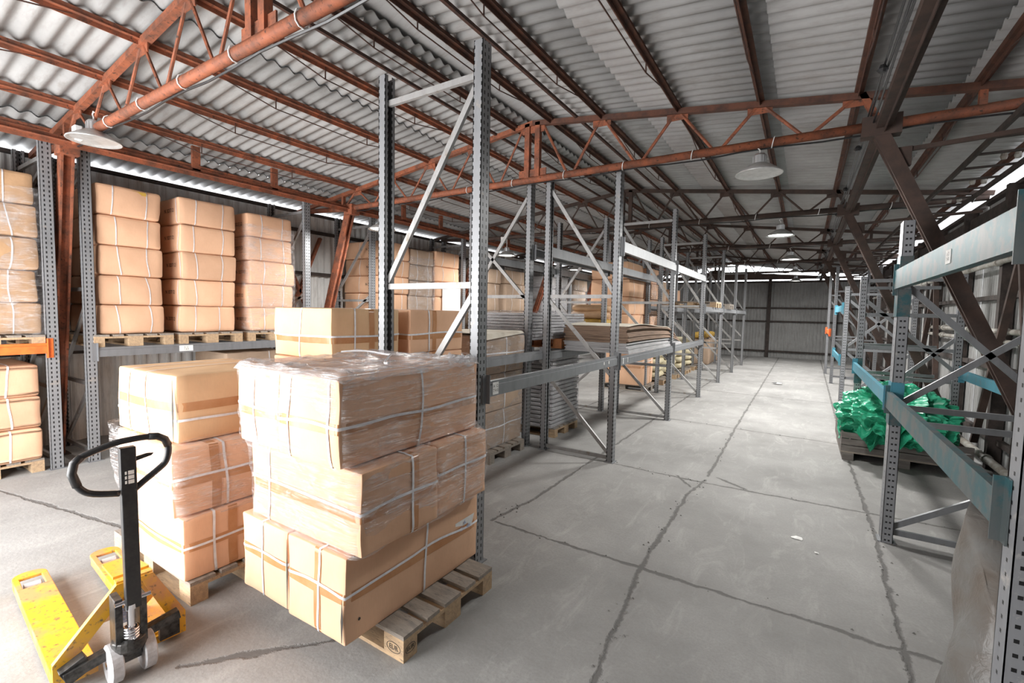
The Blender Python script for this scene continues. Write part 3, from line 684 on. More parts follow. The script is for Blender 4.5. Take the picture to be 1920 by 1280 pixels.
def film_wrap(label, rings, seed, top=None, n=72, off=.02, name='stretch_wrap'):
    """rings: (z, x0, x1, y0, y1) from the bottom up; a loose clear film skirt around a load"""
    m = MB(); vs = []; M = 5
    full = []
    for a, b in zip(rings[:-1], rings[1:]):
        for k in range(M): full.append([p+(q-p)*k/M for p, q in zip(a, b)])
    full.append(rings[-1])
    cx, cy = (rings[0][1]+rings[0][2])/2, (rings[0][3]+rings[0][4])/2
    for z, x0, x1, y0, y1 in full:
        x0, x1, y0, y1 = x0-off, x1+off, y0-off, y1+off; per = 2*(x1-x0+y1-y0); rc = .06
        for k in range(n):
            s = per*k/n
            if s < x1-x0: p = Vector((x0+s, y0, z)); nn = Vector((0, -1, 0))
            elif s < x1-x0+y1-y0: p = Vector((x1, y0+s-(x1-x0), z)); nn = Vector((1, 0, 0))
            elif s < 2*(x1-x0)+y1-y0: p = Vector((x1-(s-(x1-x0)-(y1-y0)), y1, z)); nn = Vector((0, 1, 0))
            else: p = Vector((x0, y1-(s-2*(x1-x0)-(y1-y0)), z)); nn = Vector((-1, 0, 0))
            q = Vector((max(x0+rc, min(x1-rc, p.x)), max(y0+rc, min(y1-rc, p.y)), z)); dd = p-q
            if dd.length > rc: p = q+dd.normalized()*rc
            p += nn*(noise.noise(p*Vector((6, 6, 16)) if False else Vector((p.x*6, p.y*6, p.z*16+seed)))*.012)
            p.z += noise.noise(Vector((p.x*5, p.y*5, seed+p.z)))*.02
            vs.append(p)
    N = len(full); fs = [(i*n+k, i*n+(k+1) % n, (i+1)*n+(k+1) % n, (i+1)*n+k) for i in range(N-1) for k in range(n)]
    if top:
        base = (N-1)*n; prev = base
        for f in (.93, .8):
            o = len(vs)
            for k in range(n):
                p = Vector(vs[base+k]); q = Vector((cx+(p.x-cx)*f, cy+(p.y-cy)*f, p.z+.012+noise.noise(Vector((p.x*7, p.y*7, f*9)))*.012)); vs.append(q)
            fs += [(prev+k, prev+(k+1) % n, o+(k+1) % n, o+k) for k in range(n)]; prev = o
    m.poly(vs, fs); o = m.build(name, 'film', smooth=True); return tag(o, label, 'plastic wrap')

def open_seam(parent, x, y, z0, z1, w=.006):
    m = MB(); m.prism([(x, y, z0), (x+w*.3, y, z0), (x+w, y, (z0+z1)/2), (x+w*.4, y, z1), (x-w*.5, y, (z0+z1)/2)], (0, -.0015, 0)); return m.build('flap_gap', 'ink', parent)
def big_pallet():
    p = pallet('wooden euro pallet under the big shrink-wrapped load, its slats sticking out to the right', -2.27, 2.05)
    for yy, who in ((-.35, 'a'), ):
        b = MB(); b.tube([(.6008, -.35+.036*math.cos(a), .06+.024*math.sin(a)) for a in [k*math.pi/10 for k in range(20)]], .0015, 4, True); b.build('stamp', 'ink', p)
        words_at('stamp_text', 'EUR', .030, (.6012, -.35, .06), (R(90), 0, R(90)), 'ink', p)
        c = MB(); c.tube([(.5275+.05*math.cos(a), -.4008, .06+.028*math.sin(a)) for a in [k*math.pi/10 for k in range(20)]], .0016, 4, True); c.build('stamp', 'ink', p)
        words_at('stamp_text', 'EUR', .036, (.5275, -.4012, .06), (R(90), 0, 0), 'ink', p)
    g = 'cartons of the big shrink-wrapped load'
    carton('strapped carton, bottom layer of the big wrapped load, outer one towards the pallet truck', -2.81, -2.345, 1.44, 2.51, .146, .60, (('h', .15), ('x', -.1), ('y', .3)), (('h', .12),), B=.004, group=g, sag=.01)
    c = carton('long strapped carton with a white paper label, bottom layer of the big wrapped load', -2.335, -1.85, 1.43, 2.52, .146, .60, (('h', .1), ('x', .12), ('y', .06)), (('h', .08), ('x', .1)), B=.004, group=g, sag=.02)
    m = MB(); m.poly([(.247, .31, .0), (.250, .47, .02), (.25, .50, .09), (.249, .30, .085), (.255, .505, .085), (.262, .50, .05)], [(0, 1, 2, 3)])
    lb = m.build('paper_label', 'paper', c); words_at('handwriting', 'A\n4E x 4H', .036, (.2525, .395, .045), (R(90), 0, R(90)), 'label_blue', lb)
    m = MB(); m.lathe([(.008, 0), (.008, .001)], (.244, -.46, -.12), 10, 'x'); m.build('staple', 'ink', c); open_seam(c, .225, -.553, -.2, .02, .012); open_seam(c, -.236, -.553, -.2, .2, .008)
    carton('wrapped carton, middle layer of the big load, nearest the camera', -2.73, -1.77, 1.46, 2.02, .61, 1.04, (('h', .05), ('y', .25), ('x', -.62), ), (('h', -.05), ('y', .3)), B=.008, group=g, sag=.015)
    carton('wrapped carton, middle layer of the big load, next to the grey rack frame', -2.73, -1.79, 2.03, 2.53, .61, 1.04, (('h', .15), ('y', .1)), (('h', .1),), B=.006, group=g, mat='carton')
    carton('wrapped carton, top layer of the big load, on the side of the pallet truck', -2.80, -2.38, 1.42, 2.5, 1.05, 1.49, (('h', .0), ('x', -.1), ('y', .3)), (('h', -.1),), B=.008, group=g)
    carton('wrapped carton, top layer of the big load, on the aisle side', -2.37, -1.86, 1.41, 2.5, 1.05, 1.49, (('h', -.1), ('x', -.6), ('y', .0), ('x', .75)), (('h', -.1),), B=.010, group=g, sag=.015)
    film_wrap('clear shrink wrap stretched over the two upper layers of the big front load', [(.60, -2.74, -1.80, 1.46, 2.5), (.80, -2.74, -1.77, 1.46, 2.53), (1.03, -2.77, -1.78, 1.45, 2.52), (1.1, -2.80, -1.86, 1.42, 2.5), (1.3, -2.81, -1.85, 1.42, 2.5), (1.5, -2.80, -1.87, 1.42, 2.5)], 3.3, top=False, off=.016)
    m = MB(); n = 44; vs = []
    for i in range(n+1):
        for j in range(n+1):
            u, w = i/n, j/n; x = -2.818+.966*u; y = 1.403+1.115*w; e = min(u, 1-u, w, 1-w)
            z = 1.497+.020*abs(noise.noise(Vector((x*4, y*9, 1))))*2+.010*noise.noise(Vector((x*16, y*12, 4)))+(.016 if e < .12 else 0)
            if e < .001: z -= .045
            vs.append((x, y, z))
    m.poly(vs, [(i*(n+1)+j, (i+1)*(n+1)+j, (i+1)*(n+1)+j+1, i*(n+1)+j+1) for i in range(n) for j in range(n)])
    tp = m.build('stretch_wrap', 'film_dense', smooth=True); tag(tp, 'wrinkled cloudy film sheet covering the top of the big wrapped load', 'plastic wrap')
    m = MB()
    for k in range(5): m.tube([(-1.98+.02*k, 2.36, 1.50), (-1.97+.03*k-.02*(k % 2), 2.35+.02*k, 1.54), (-1.99+.035*k, 2.37, 1.555-.008*(k % 3))], [.012, .016, .006], 6)
    m.build('twisted_end', 'film_dense', tp, smooth=True)
    m = MB(); pts = []
    for k in range(26): a = k/25; pts.append((-2.62+.75*a, 2.0+.18*math.sin(a*4.5)-.1*a, 1.545+.008*math.sin(a*13)))
    m.tube(pts, .006, 5); tag(m.build('loose_strap', 'strap'), 'loose white strap end curling over the top of the big wrapped load', 'strap')
big_pallet()
def second_pallet():
    pallet('wooden pallet under the three strapped cartons behind the pallet truck', -3.68, 1.66, grey=False)
    g = 'strapped cartons behind the pallet truck'
    carton('strapped carton at the bottom of the stack behind the pallet truck', -4.02, -3.11, 1.24, 2.06, .146, .54, (('h', .1), ('x', -.45), ('y', -.55)), (('h', .05), ('y', -.3)), B=.006, group=g)
    carton('strapped carton in the middle of the stack behind the pallet truck', -4.05, -3.12, 1.22, 2.06, .55, .965, (('h', .1), ('x', -.5), ('y', -.3)), (('h', 0), ('y', -.45)), B=.01, group=g, rz=R(-2))
    c = carton('pale strapped carton on top of the stack behind the pallet truck', -4.08, -3.25, 1.26, 2.04, .975, 1.40, (('h', -.3), ('x', -.5), ('x', .1), ('y', .9)), (('h', .05),), mat='carton_pale', B=.01, group=g, rz=R(2)); open_seam(c, .395, -.404, -.2, .19, .016)
    carton('strapped carton of the far half of the stack behind the pallet truck, bottom', -4.02, -3.12, 2.08, 2.5, .146, .54, (('h', .1), ('y', 0)), (), group=g, n=6)
    film_wrap('clear wrap bunched round the two lower cartons behind the pallet truck', [(.5, -4.05, -3.12, 1.23, 2.06), (.7, -4.1, -3.11, 1.21, 2.08), (.96, -4.14, -3.12, 1.21, 2.08), (1.0, -4.2, -3.2, 1.22, 2.06)], 8.8, off=.014)
second_pallet()
def third_pallets():
    for k, (ya, yb, w) in enumerate(((2.32, 3.08, 'nearer'), (3.2, 4.02, 'farther'))):
        pallet('wooden pallet under the %s plain carton pile behind the front loads' % w, -3.72, (ya+yb)/2, grey=True)
        for j in range(4):
            z = .146+j*.4235
            carton('large strapped carton, %s from the floor in the %s pile behind the front loads' % (['lowest', 'second', 'third', 'topmost'][j], w), -4.0 if k == 0 else -4.1, -3.2, ya+.01*j, yb, z, z+.42, (('h', -.1), ('x', .0), ('y', -.35)), (('h', -.25), ('y', -.15 if k else .1)), mat='carton_pale' if (k == 0 and j == 3) else 'carton', B=.008, group='large cartons in the piles behind the front loads', n=8)
    pallet('old grey pallet under the wrapped brown cartons inside the second rack row', -3.7, 4.86, grey=True)
    for j in range(3):
        z = .146+j*.465
        carton('brown wrapped carton, %s of the pile inside the second rack row' % ['bottom', 'middle', 'top'][j], -4.12, -3.2+.01*j, 4.42, 5.34, z, z+.46, (('h', .1), ('y', .0)), (), mat='carton_dull', B=.014, group='brown wrapped cartons in the second rack row', n=8)
    film_wrap('clear wrap round the brown carton pile in the second rack row', [(.15, -4.12, -3.2, 4.42, 5.34), (.8, -4.12, -3.2, 4.42, 5.34), (1.54, -4.12, -3.18, 4.42, 5.34)], 5.1, top=True)
    m = MB(); m.poly([(-4.15, 4.40, 1.575), (-3.15, 4.38, 1.57), (-3.2, 5.3, 1.59), (-4.1, 5.36, 1.58), (-3.12, 4.36, 1.50), (-3.16, 5.3, 1.56)], [(0, 1, 2, 3), (1, 4, 5, 2)])
    tag(m.build('cover_sheet', 'sheet_top'), 'pale paper sheet covering the brown carton pile', 'paper sheet')
third_pallets()
# tall stacks on the wall rack
def tall(label_stack, y0, y1, ztop, idx, mat='carton', x0=-8.0, x1=-6.97, wrapm=False, text=None, n=10, cnt=5, z0=1.33, straps=None, B=.024, code=False, grey=False, group=None):
    pallet('pallet under the %s' % label_stack, (x0+x1)/2-.02, (y0+y1)/2, z0, 0, grey)
    zb = z0+.146; h = (ztop-zb)/cnt
    lv = {5: ['bottom', 'second lowest', 'middle', 'second highest', 'top'], 4: ['bottom', 'second', 'third', 'top'], 3: ['bottom', 'middle', 'top'], 2: ['bottom', 'top'], 1: ['only']}[cnt]
    for j in range(cnt):
        dx = random.uniform(-.03, .025); dy = random.uniform(-.02, .02)
        tx = [('-y', .55, 0, .07, 'N 3DT12'), ] if code else None
        carton('%s carton of the %s' % (lv[j], label_stack), x0, x1+dx, y0+dy, y1+dy, zb+j*h, zb+(j+1)*h-.003, straps or (('y', -.45), ('y', .5)), (), mat=mat, B=B, r=.03, n=n, wob=.02, sw=.012, group=group or 'cartons of the tall wall rack stacks', text=tx)
    if wrapm: film_wrap('clear shrink wrap round the %s' % label_stack, [(zb, x0, x1, y0, y1), (zb+2*h, x0, x1+.01, y0, y1), (ztop-h*.5, x0, x1, y0, y1)], idx*2.2, off=.03, n=56)
tall('tall kraft-wrapped stack above the orange beam', .72, 1.50, 3.20, 0, 'kraft', B=.03, z0=1.345, straps=(('y', .45), ('y', -.45)), wrapm=True)
tall('first tall carton stack beside the nearest leaning column', 1.99, 2.63, 3.235, 1)
tall('second tall carton stack, printed codes on its near side', 2.83, 3.53, 3.26, 2, code=True, wrapm=False, straps=(('y', -.5), ('y', .45), ('x', .9)))
tall('third tall carton stack, its corner torn in plastic', 3.72, 4.42, 3.23, 3, wrapm=True, code=True)
tall('fourth tall carton stack, behind the grey rack frame', 6.2, 6.98, 3.17, 4, code=True, straps=(('y', -.45), ('y', .5), ('x', -.1)))
tall('fifth tall carton stack, in crumpled clear wrap', 7.03, 7.74, 3.12, 5, wrapm=True, mat='carton_dull')
tall('sixth tall carton stack, before the pale rack frame', 7.8, 8.64, 3.16, 6, mat='carton')
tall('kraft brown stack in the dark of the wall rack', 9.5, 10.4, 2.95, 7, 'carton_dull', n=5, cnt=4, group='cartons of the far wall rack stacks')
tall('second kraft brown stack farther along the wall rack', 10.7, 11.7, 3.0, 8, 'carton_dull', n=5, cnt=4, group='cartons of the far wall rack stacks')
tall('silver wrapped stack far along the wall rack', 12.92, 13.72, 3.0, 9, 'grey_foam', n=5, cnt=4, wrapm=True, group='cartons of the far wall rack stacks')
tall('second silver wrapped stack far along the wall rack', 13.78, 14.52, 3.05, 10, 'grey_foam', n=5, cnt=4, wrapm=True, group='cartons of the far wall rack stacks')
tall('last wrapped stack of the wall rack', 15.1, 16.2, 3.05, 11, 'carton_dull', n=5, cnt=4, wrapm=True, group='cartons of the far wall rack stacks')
def small_bits():
    m = MB(); m.prism([(-6.925, 7.98, 1.5), (-6.925, 8.62, 1.5), (-6.925, 8.62, 2.42), (-6.925, 8.3, 2.47), (-6.925, 7.98, 2.40)], (.004, 0, 0)); tag(m.build('bright_patch', 'white_plastic'), 'bright white patch on the lower cartons of the sixth tall stack', 'bright patch')  # thin white panel added to stand for the bright patch on these cartons
    m = MB(); m.box(-.01, .01, -.07, .07, -.02, .02); tag(m.build('tape_scrap', 'yellow_sack', loc=(-6.955, 2.4, 3.185)), 'yellow tape scrap on the top carton of the first tall stack', 'tape')
    # three cartons on the floor under the orange beam
    pallet('pallet on the floor under the orange beam', -7.55, 1.07, 0)
    for j, (z, x) in enumerate(((.146, -6.93), (.49, -6.95), (.83, -6.96))):
        carton('%s carton of three stacked on the floor under the orange beam' % ['bottom', 'middle', 'top'][j], -7.95, x, .66, 1.46, z, z+.34, (('y', .4), ('y', -.3)), (), B=.014, r=.03, group='cartons under the orange beam')
    pallet('pallet on the floor beneath the second and third tall stacks', -7.5, 3.85, 0, grey=True)
    for j in range(3): carton('%s dusty carton on the floor below the nearest grey bay' % ['bottom', 'middle', 'top'][j], -7.95, -7.0, 3.4, 4.3, .146+j*.34, .146+j*.34+.335, (('y', .4),), (), mat='carton_dull', group='dusty cartons below the nearest grey bay', n=6)
small_bits()
# ------------------------------------------------------------------ loads in the aisle rack and second row
def loads():
    # shiny grey sheets wrapped on a pallet on the floor
    pallet('pallet under the floor-standing bundle of grey plastic sheets', -3.62, 6.4, 0)
    t = thing('sheet_bundle', 'bundle of grey plastic-wrapped sheets standing on the floor behind the second aisle frame', 'sheet bundle', (-3.5, 6.4, .144))
    m = MB(); N = 17
    for k in range(N):
        z = k*.062; dx = random.uniform(-.015, .015)
        m.box(-.47+dx, .45+dx, -.45, .45, z, z+.05)
    o = m.build('sheets', 'grey_foam', t, bevel=.012)
    film_wrap('glossy film round the floor-standing grey sheet bundle', [(.15, -3.97, -3.04, 5.94, 6.86), (.7, -3.97, -3.04, 5.94, 6.86), (1.2, -3.97, -3.05, 5.95, 6.85)], 14.4, top=True, off=.02)
    # orange-stained pallet with wrapped grey sheets on the shelf of the second row
    op = pallet_proto('orange_wood'); op.location = (-3.62, 6.55, 1.31); tag(op, 'orange-brown pallet on the low shelf of the second rack row')
    t = thing('sheet_bundle', 'grey plastic-wrapped sheet bundle on the low shelf, left of the flattened cartons', 'sheet bundle', (-3.65, 6.35, 1.456))
    m = MB()
    for k in range(9):
        z = k*.042; dx = random.uniform(-.03, .03); m.box(-.55+dx, .52+dx, -.85, .9, z, z+.036)
    m.build('sheets', 'grey_foam', t, bevel=.01)
    film_wrap('glossy wrinkled film over the grey sheets on the low shelf', [(1.45, -4.2, -3.1, 5.5, 7.25), (1.6, -4.2, -3.1, 5.5, 7.25), (1.84, -4.18, -3.14, 5.52, 7.2)], 15.7, top=True, off=.02)
    # flattened cartons: every sheet is a thing
    zz = 1.312
    for k in range(19):
        th = .018 if k < 18 else .008; m = MB(); n = 26; vs = []; L = 3.1-.02*k; ox = random.uniform(-.02, .02); w = .46+random.uniform(-.012, .012)
        for i in range(n+1):
            f = i/n; y = 5.95+random.uniform(-.004, .004)+L*f
            g = k/18; zc = zz+.02*math.sin(f*5)*g-(max(0, f-.70)**2)*2.9*g**1.2-.03*f*g+.03*g*max(0, f-.5)
            zc = max(zc, 1.312+k*.006) if f > .7 else zc
            for x in (-w, w):
                for s in (0, th): vs.append((-2.42+ox+x, y, zc+s+(.012*math.sin(f*8) if k == 18 else 0)))
        fs = []
        for i in range(n):
            a = i*4; b = a+4; fs += [(a, b, b+2, a+2), (a+1, a+3, b+3, b+1), (a, a+1, b+1, b), (a+2, b+2, b+3, a+3)]
        fs += [(0, 2, 3, 1), (n*4, n*4+1, n*4+3, n*4+2)]
        m.poly(vs, fs); o = m.build('flattened_carton', 'sheet_top' if k == 18 else ('grey_foam' if k < 7 else 'sheet_edge'))
        tag(o, 'pale flattened carton lying topmost on the shelf pile' if k == 18 else '%s flattened carton in the shelf pile, %s from its bottom' % ('grey' if k < 7 else 'brown', (ORD+['eleventh', 'twelfth', 'thirteenth', 'fourteenth', 'fifteenth', 'sixteenth', 'seventeenth', 'eighteenth'])[k]), 'flattened carton', 'flattened cartons on the aisle rack shelf')
        zz += th+.002
    # yellow sacks
    for k, (y, z, rz) in enumerate(((8.65, 1.46, .1), (8.7, 1.60, -.1), (8.63, 1.74, .05), (8.69, 1.87, .15))):
        sack('%s yellow-brown sack behind the flattened cartons' % ['lowest', 'second lowest', 'second highest', 'topmost'][k], (-3.62, y, z), .75, .42, .15, 'yellow_sack' if k < 2 else 'kraft', rz, 'yellow sacks on the second rack row')
    pallet('pallet under the yellow sacks', -3.65, 8.7, 1.31)
    for k, (a, b) in enumerate(((9.75, 10.85), (11.4, 12.4))):
        tall('%s tall brown block in the second rack row' % ['nearer', 'farther'][k], a, b, 2.98, 20+k, 'carton' if k else 'carton', x0=-4.1, x1=-3.22, cnt=4, n=6, wrapm=(k == 1), z0=1.31, B=.012, group='cartons of the tall brown blocks')
    # floor level loads farther down the second row
    pallet('grey pallet under the pink-brown taped block far down the second row', -3.68, 11.3, 0, grey=True)
    carton('pink-brown taped block on the floor far down the second rack row', -4.1, -3.2, 10.85, 11.75, .146, 1.02, (('h', .3), ('y', 0)), (('h', 0), ('y', .4)), n=6, B=.02)
    for k, (ya, yb, zt) in enumerate(((12.3, 13.1, 1.05), (13.7, 14.5, 1.15), (15.0, 15.8, 1.15), (16.3, 17.1, 1.1))):
        pallet('pallet under the cream sack block, %s along the second row' % ORD[k], -3.66, (ya+yb)/2, 0)
        n_ = 5; h = (zt-.146)/n_
        for j in range(n_): sack('cream sack, %s up in the %s cream pile of the second row' % (ORD[j], ORD[k]), (-3.64, (ya+yb)/2, .146+j*h), yb-ya, .9, h, 'cream_sack', R(90), 'cream sacks at the far end of the second row')
    for k, (y, z) in enumerate(((18.6, 0), (19.9, 0))):
        carton('grey-olive wrapped block near the end wall, %s of two' % ['nearer', 'farther'][k], -3.9, -3.0, y, y+1.1, .005, .95, (('y', 0),), (), mat='carton_dull', n=6, B=.03, r=.05)
        sack('yellow sack on the %s grey-olive block' % ['nearer', 'farther'][k], (-3.4, y+.5, .97), .8, .5, .26, 'yellow_sack', R(80), 'yellow sacks near the end wall')
    # things on the far upper level
    for k, (x, y, z, w, h, mt) in enumerate(((-3.7, 12.4, 2.05, .8, .55, 'carton_dull'), (-3.7, 14.0, 2.05, .9, .4, 'carton'), (-2.5, 12.2, 2.05, .5, .14, 'wood'), (-2.4, 14.6, 2.05, .6, .12, 'wood_grey'))):
        m = MB()
        if k < 2: carton('%s carton lying on the far high shelf' % ['dark', 'lighter'][k], x-.4, x+.4, y, y+w, z+.146, z+.146+h, (('y', 0),), (), mat=mt, n=5); pallet('pallet under the %s carton on the far high shelf' % ['dark', 'lighter'][k], x, y+.45, z)
        else: pallet('empty pallet lying on the far high shelf, %s of two' % ['nearer', 'farther'][k-2], -2.43, y+.3, z, 0, grey=k == 3)
    for k, (y, h) in enumerate(((12.2, .55), (13.6, .7))):
        carton('cream wrapped box on the far bays of the aisle rack, %s of two' % ['nearer', 'farther'][k], -3.95, -3.25, y+2.9, y+3.7, 1.2, 1.2+h, (('y', 0),), (), mat='cream_sack', n=5) if False else None
def sack(label, loc, L, Wd, H, mat, rz, group):
    m = MB(); nu, nv = 16, 10; vs = []; seed = random.uniform(0, 50)
    for i in range(nu+1):
        th = math.pi*i/nu
        for j in range(nv):
            ph = 2*math.pi*j/nv
            sx = abs(math.cos(th))**.45*(1 if math.cos(th) > 0 else -1); st = abs(math.sin(th))**.45
            cy = abs(math.cos(ph))**.6*(1 if math.cos(ph) > 0 else -1); cz = abs(math.sin(ph))**.6*(1 if math.sin(ph) > 0 else -1)
            p = Vector((sx*L/2, st*cy*Wd/2, st*cz*H/2+H/2)); p += noise.noise_vector(p*5+Vector((seed, 0, 0)))*.018*min(1, H*6); p.z = max(0, min(H*1.02, p.z)); vs.append(p)
    fs = [(i*nv+j, i*nv+(j+1) % nv, (i+1)*nv+(j+1) % nv, (i+1)*nv+j) for i in range(nu) for j in range(nv)]
    m.poly(vs, fs); return tag(m.build('sack', mat, None, loc, (0, 0, rz), smooth=True), label, 'sack', group)
loads()

# ------------------------------------------------------------------ pallet truck
def pallet_truck():
    t = thing('pallet_truck', 'yellow hand pallet truck with a tall black handle at the front left', 'pallet truck')
    t.location = Vector((-2.85, .865, 0))-Matrix.Rotation(R(-4.6), 3, 'Z') @ Vector((-2.85, .865, 0)); t.rotation_euler = (0, 0, R(-4.6))
    for y, lab in ((.68, 'L'), (1.05, 'R')):
        m = MB(); n = 10; w = .08; top = []; xt = -4.19
        pts = [(-2.86, y-w), (-2.86, y+w)] + [(xt+.10-.10*math.sin(a), y+w*math.cos(a) if True else 0) for a in [k*math.pi/n for k in range(n+1)]]
        # deck with a roller opening: strips round the hole
        hx0, hx1, hy = -4.10, -3.94, .05
        m.prism([(x, yy, .066) for x, yy in [(-2.86, y-w), (-2.86, y+w), (hx1, y+w), (hx1, y-w)]], (0, 0, .019))
        m.box(hx0, hx1, y+hy, y+w, .066, .085); m.box(hx0, hx1, y-w, y-hy, .066, .085)
        m.prism([(hx0, y-w, .066), (hx0, y+w, .066)] + [(xt+.07-.07*math.sin(a), y+w*math.cos(a), .066) for a in [k*math.pi/n for k in range(n+1)]], (0, 0, .019))
        m.box(-4.10, -2.86, y-w, y-w+.012, .028, .07); m.box(-4.10, -2.86, y+w-.012, y+w, .028, .07)
        f = m.build('fork', 'jack_yellow', t, bevel=.004)
        m = MB(); m.lathe([(.026, -.04), (.03, -.036), (.03, .036), (.026, .04)], (-4.02, y, .046), 18, 'y'); m.build('load_roller', 'wheel_grey', f, smooth=False)
    # sloping yellow frame: from each fork heel up to the pump head
    m = MB(); x = -2.87
    for s, (yh, yi) in ((-1, (.60, .76)), (1, (1.13, .97))):
        m.prism([(x, yh, .03), (x, yh, .15), (x, .915+s*.075, .43), (x, .915+s*.02, .43), (x, .915+s*.045, .36), (x, yh-s*.07, .13), (x, yh-s*.07, .07), (x, yi, .07), (x, yi, .03)], (.028, 0, 0))
    m.prism([(x-.04, .84, .43), (x-.04, .99, .43), (x-.30, .98, .40), (x-.30, .85, .40)], (0, 0, .014)); m.box(x-.02, x+.02, .84, .99, .33, .44)
    m.prism([(x-.30, .80, .086), (x-.30, 1.03, .086), (x-.02, 1.03, .30), (x-.02, .80, .30)], (.01, 0, .01))
    m.build('body_frame', 'jack_yellow', t, bevel=.004)
    m = MB(); m.box(-2.90, -2.878, .83, .885, .20, .27); m.build('data_plate', 'label_blue', t)
    # black pump yoke and linkage
    m = MB(); m.bar((-2.80, .63, .10), (-2.78, 1.08, .19), .05, .045); m.bar((-2.82, .63, .09), (-2.82, .72, .13), .06, .08)
    m.box(-2.80, -2.70, .80, .83, .16, .42); m.box(-2.80, -2.70, .895, .925, .16, .40); m.lathe([(.065, .14), (.075, .16), (.07, .2), (.05, .21)], (-2.74, .86, 0), 18)
    m.lathe([(.02, 0), (.02, .12)], (-2.74, .86, .09), 12); m.box(-2.83, -2.80, 1.0, 1.09, .06, .17); m.build('pump_yoke', 'grease_metal', t, bevel=.003)
    m = MB(); m.tube([(-2.70+.028*math.cos(a), .86+.028*math.sin(a), .215+.014*a/math.pi/2*1.0) for a in [k*math.pi/8 for k in range(64)]], .006, 6); m.build('spring', 'chrome', t, smooth=True)
    m = MB(); m.lathe([(.016, .20), (.016, .36), (.026, .36), (.026, .385), (.01, .39)], (-2.70, .86, 0), 14); m.tube([(-2.70, .80, .40), (-2.70, .94, .40)], .01, 8); m.build('piston', 'chrome', t)
    m = MB(); m.tube([(-2.75, .78, .095), (-2.75, .96, .095)], .018, 10); m.box(-2.79, -2.71, .83, .90, .09, .17); m.build('axle', 'grease_metal', t)
    for y in (.80, .93):
        m = MB(); m.lathe([(.05, -.024), (.085, -.025), (.092, -.02), (.092, .02), (.085, .025), (.05, .024)], (-2.75, y, .092), 28, 'y'); w = m.build('steer_wheel', 'wheel_grey', t, smooth=False)
        m = MB(); m.lathe([(.0, -.02), (.048, -.02), (.05, -.01), (.05, .01), (.048, .02), (0, .02)], (-2.75, y, .092), 20, 'y', cap=False); m.lathe([(.018, -.028), (.018, .028)], (-2.75, y, .092), 12, 'y'); m.build('hub', 'chrome', w)
    # handle
    hx = lambda z: -2.70+.06*(z-.35)/.85
    m = MB(); m.prism([(hx(.36)-.02, .84, .36), (hx(.36)+.02, .84, .36), (hx(.36)+.02, .90, .36), (hx(.36)-.02, .90, .36)], (hx(1.17)-hx(.36), -.018, .81)); m.build('drawbar', 'black_paint', t, bevel=.004)
    m = MB(); xx = hx(1.05); hy_ = lambda y: y+.017 if y > .85 else .867-(.85-y)*.90
    loop = [(hy_(a), b) for a, b in [(.80, .955), (.70, .98), (.655, 1.01), (.628, 1.06), (.622, 1.10), (.632, 1.135), (.66, 1.158), (.72, 1.178), (.79, 1.195), (.85, 1.20), (.92, 1.20), (.955, 1.195), (.985, 1.175), (.998, 1.14), (.997, 1.10), (.985, 1.06), (.96, 1.035), (.90, .99), (.86, .958)]]
    # smooth the outline
    P = []
    for i in range(len(loop)-1):
        a, b, c, d = [Vector(loop[max(0, min(len(loop)-1, j))]) for j in (i-1, i, i+1, i+2)]
        for f in (0, .25, .5, .75):
            p = .5*((2*b)+(c-a)*f+(2*a-5*b+4*c-d)*f*f+(3*b-a-3*c+d)*f**3); P.append((xx, p.x, p.y))
    P.append((xx, *loop[-1]))
    m.tube(P, .0145, 10); m.build('handle_loop', 'black_paint', t, smooth=True)
    m = MB(); m.tube([(xx, hy_(.64), 1.03), (xx, hy_(.622), 1.09), (xx, hy_(.632), 1.135), (xx, hy_(.66), 1.158)], .0175, 10); m.build('hand_grip', 'black_paint', t, smooth=True); m = MB(); m.tube([(xx, hy_(.92), 1.2), (xx, hy_(.955), 1.195), (xx, hy_(.985), 1.175), (xx, hy_(.998), 1.14)], .0175, 10); m.build('hand_grip', 'black_paint', t, smooth=True)
    m = MB(); m.prism([(xx-.004, .85, 1.085), (xx-.004, .90, 1.098), (xx-.004, .945, 1.108), (xx-.004, .955, 1.118), (xx-.004, .93, 1.122), (xx-.004, .85, 1.108)], (.01, 0, 0)); m.build('release_lever', 'black_paint', t)
    m = MB()
    for k in range(3):
        z = 1.0+k*.022; m.box(xx+.025, xx+.0265, .838, .845, z, z+.014); m.box(xx+.025, xx+.0265, .850, .872, z-.002, z+.016)
    m.build('pictogram', 'paper', t)
pallet_truck()

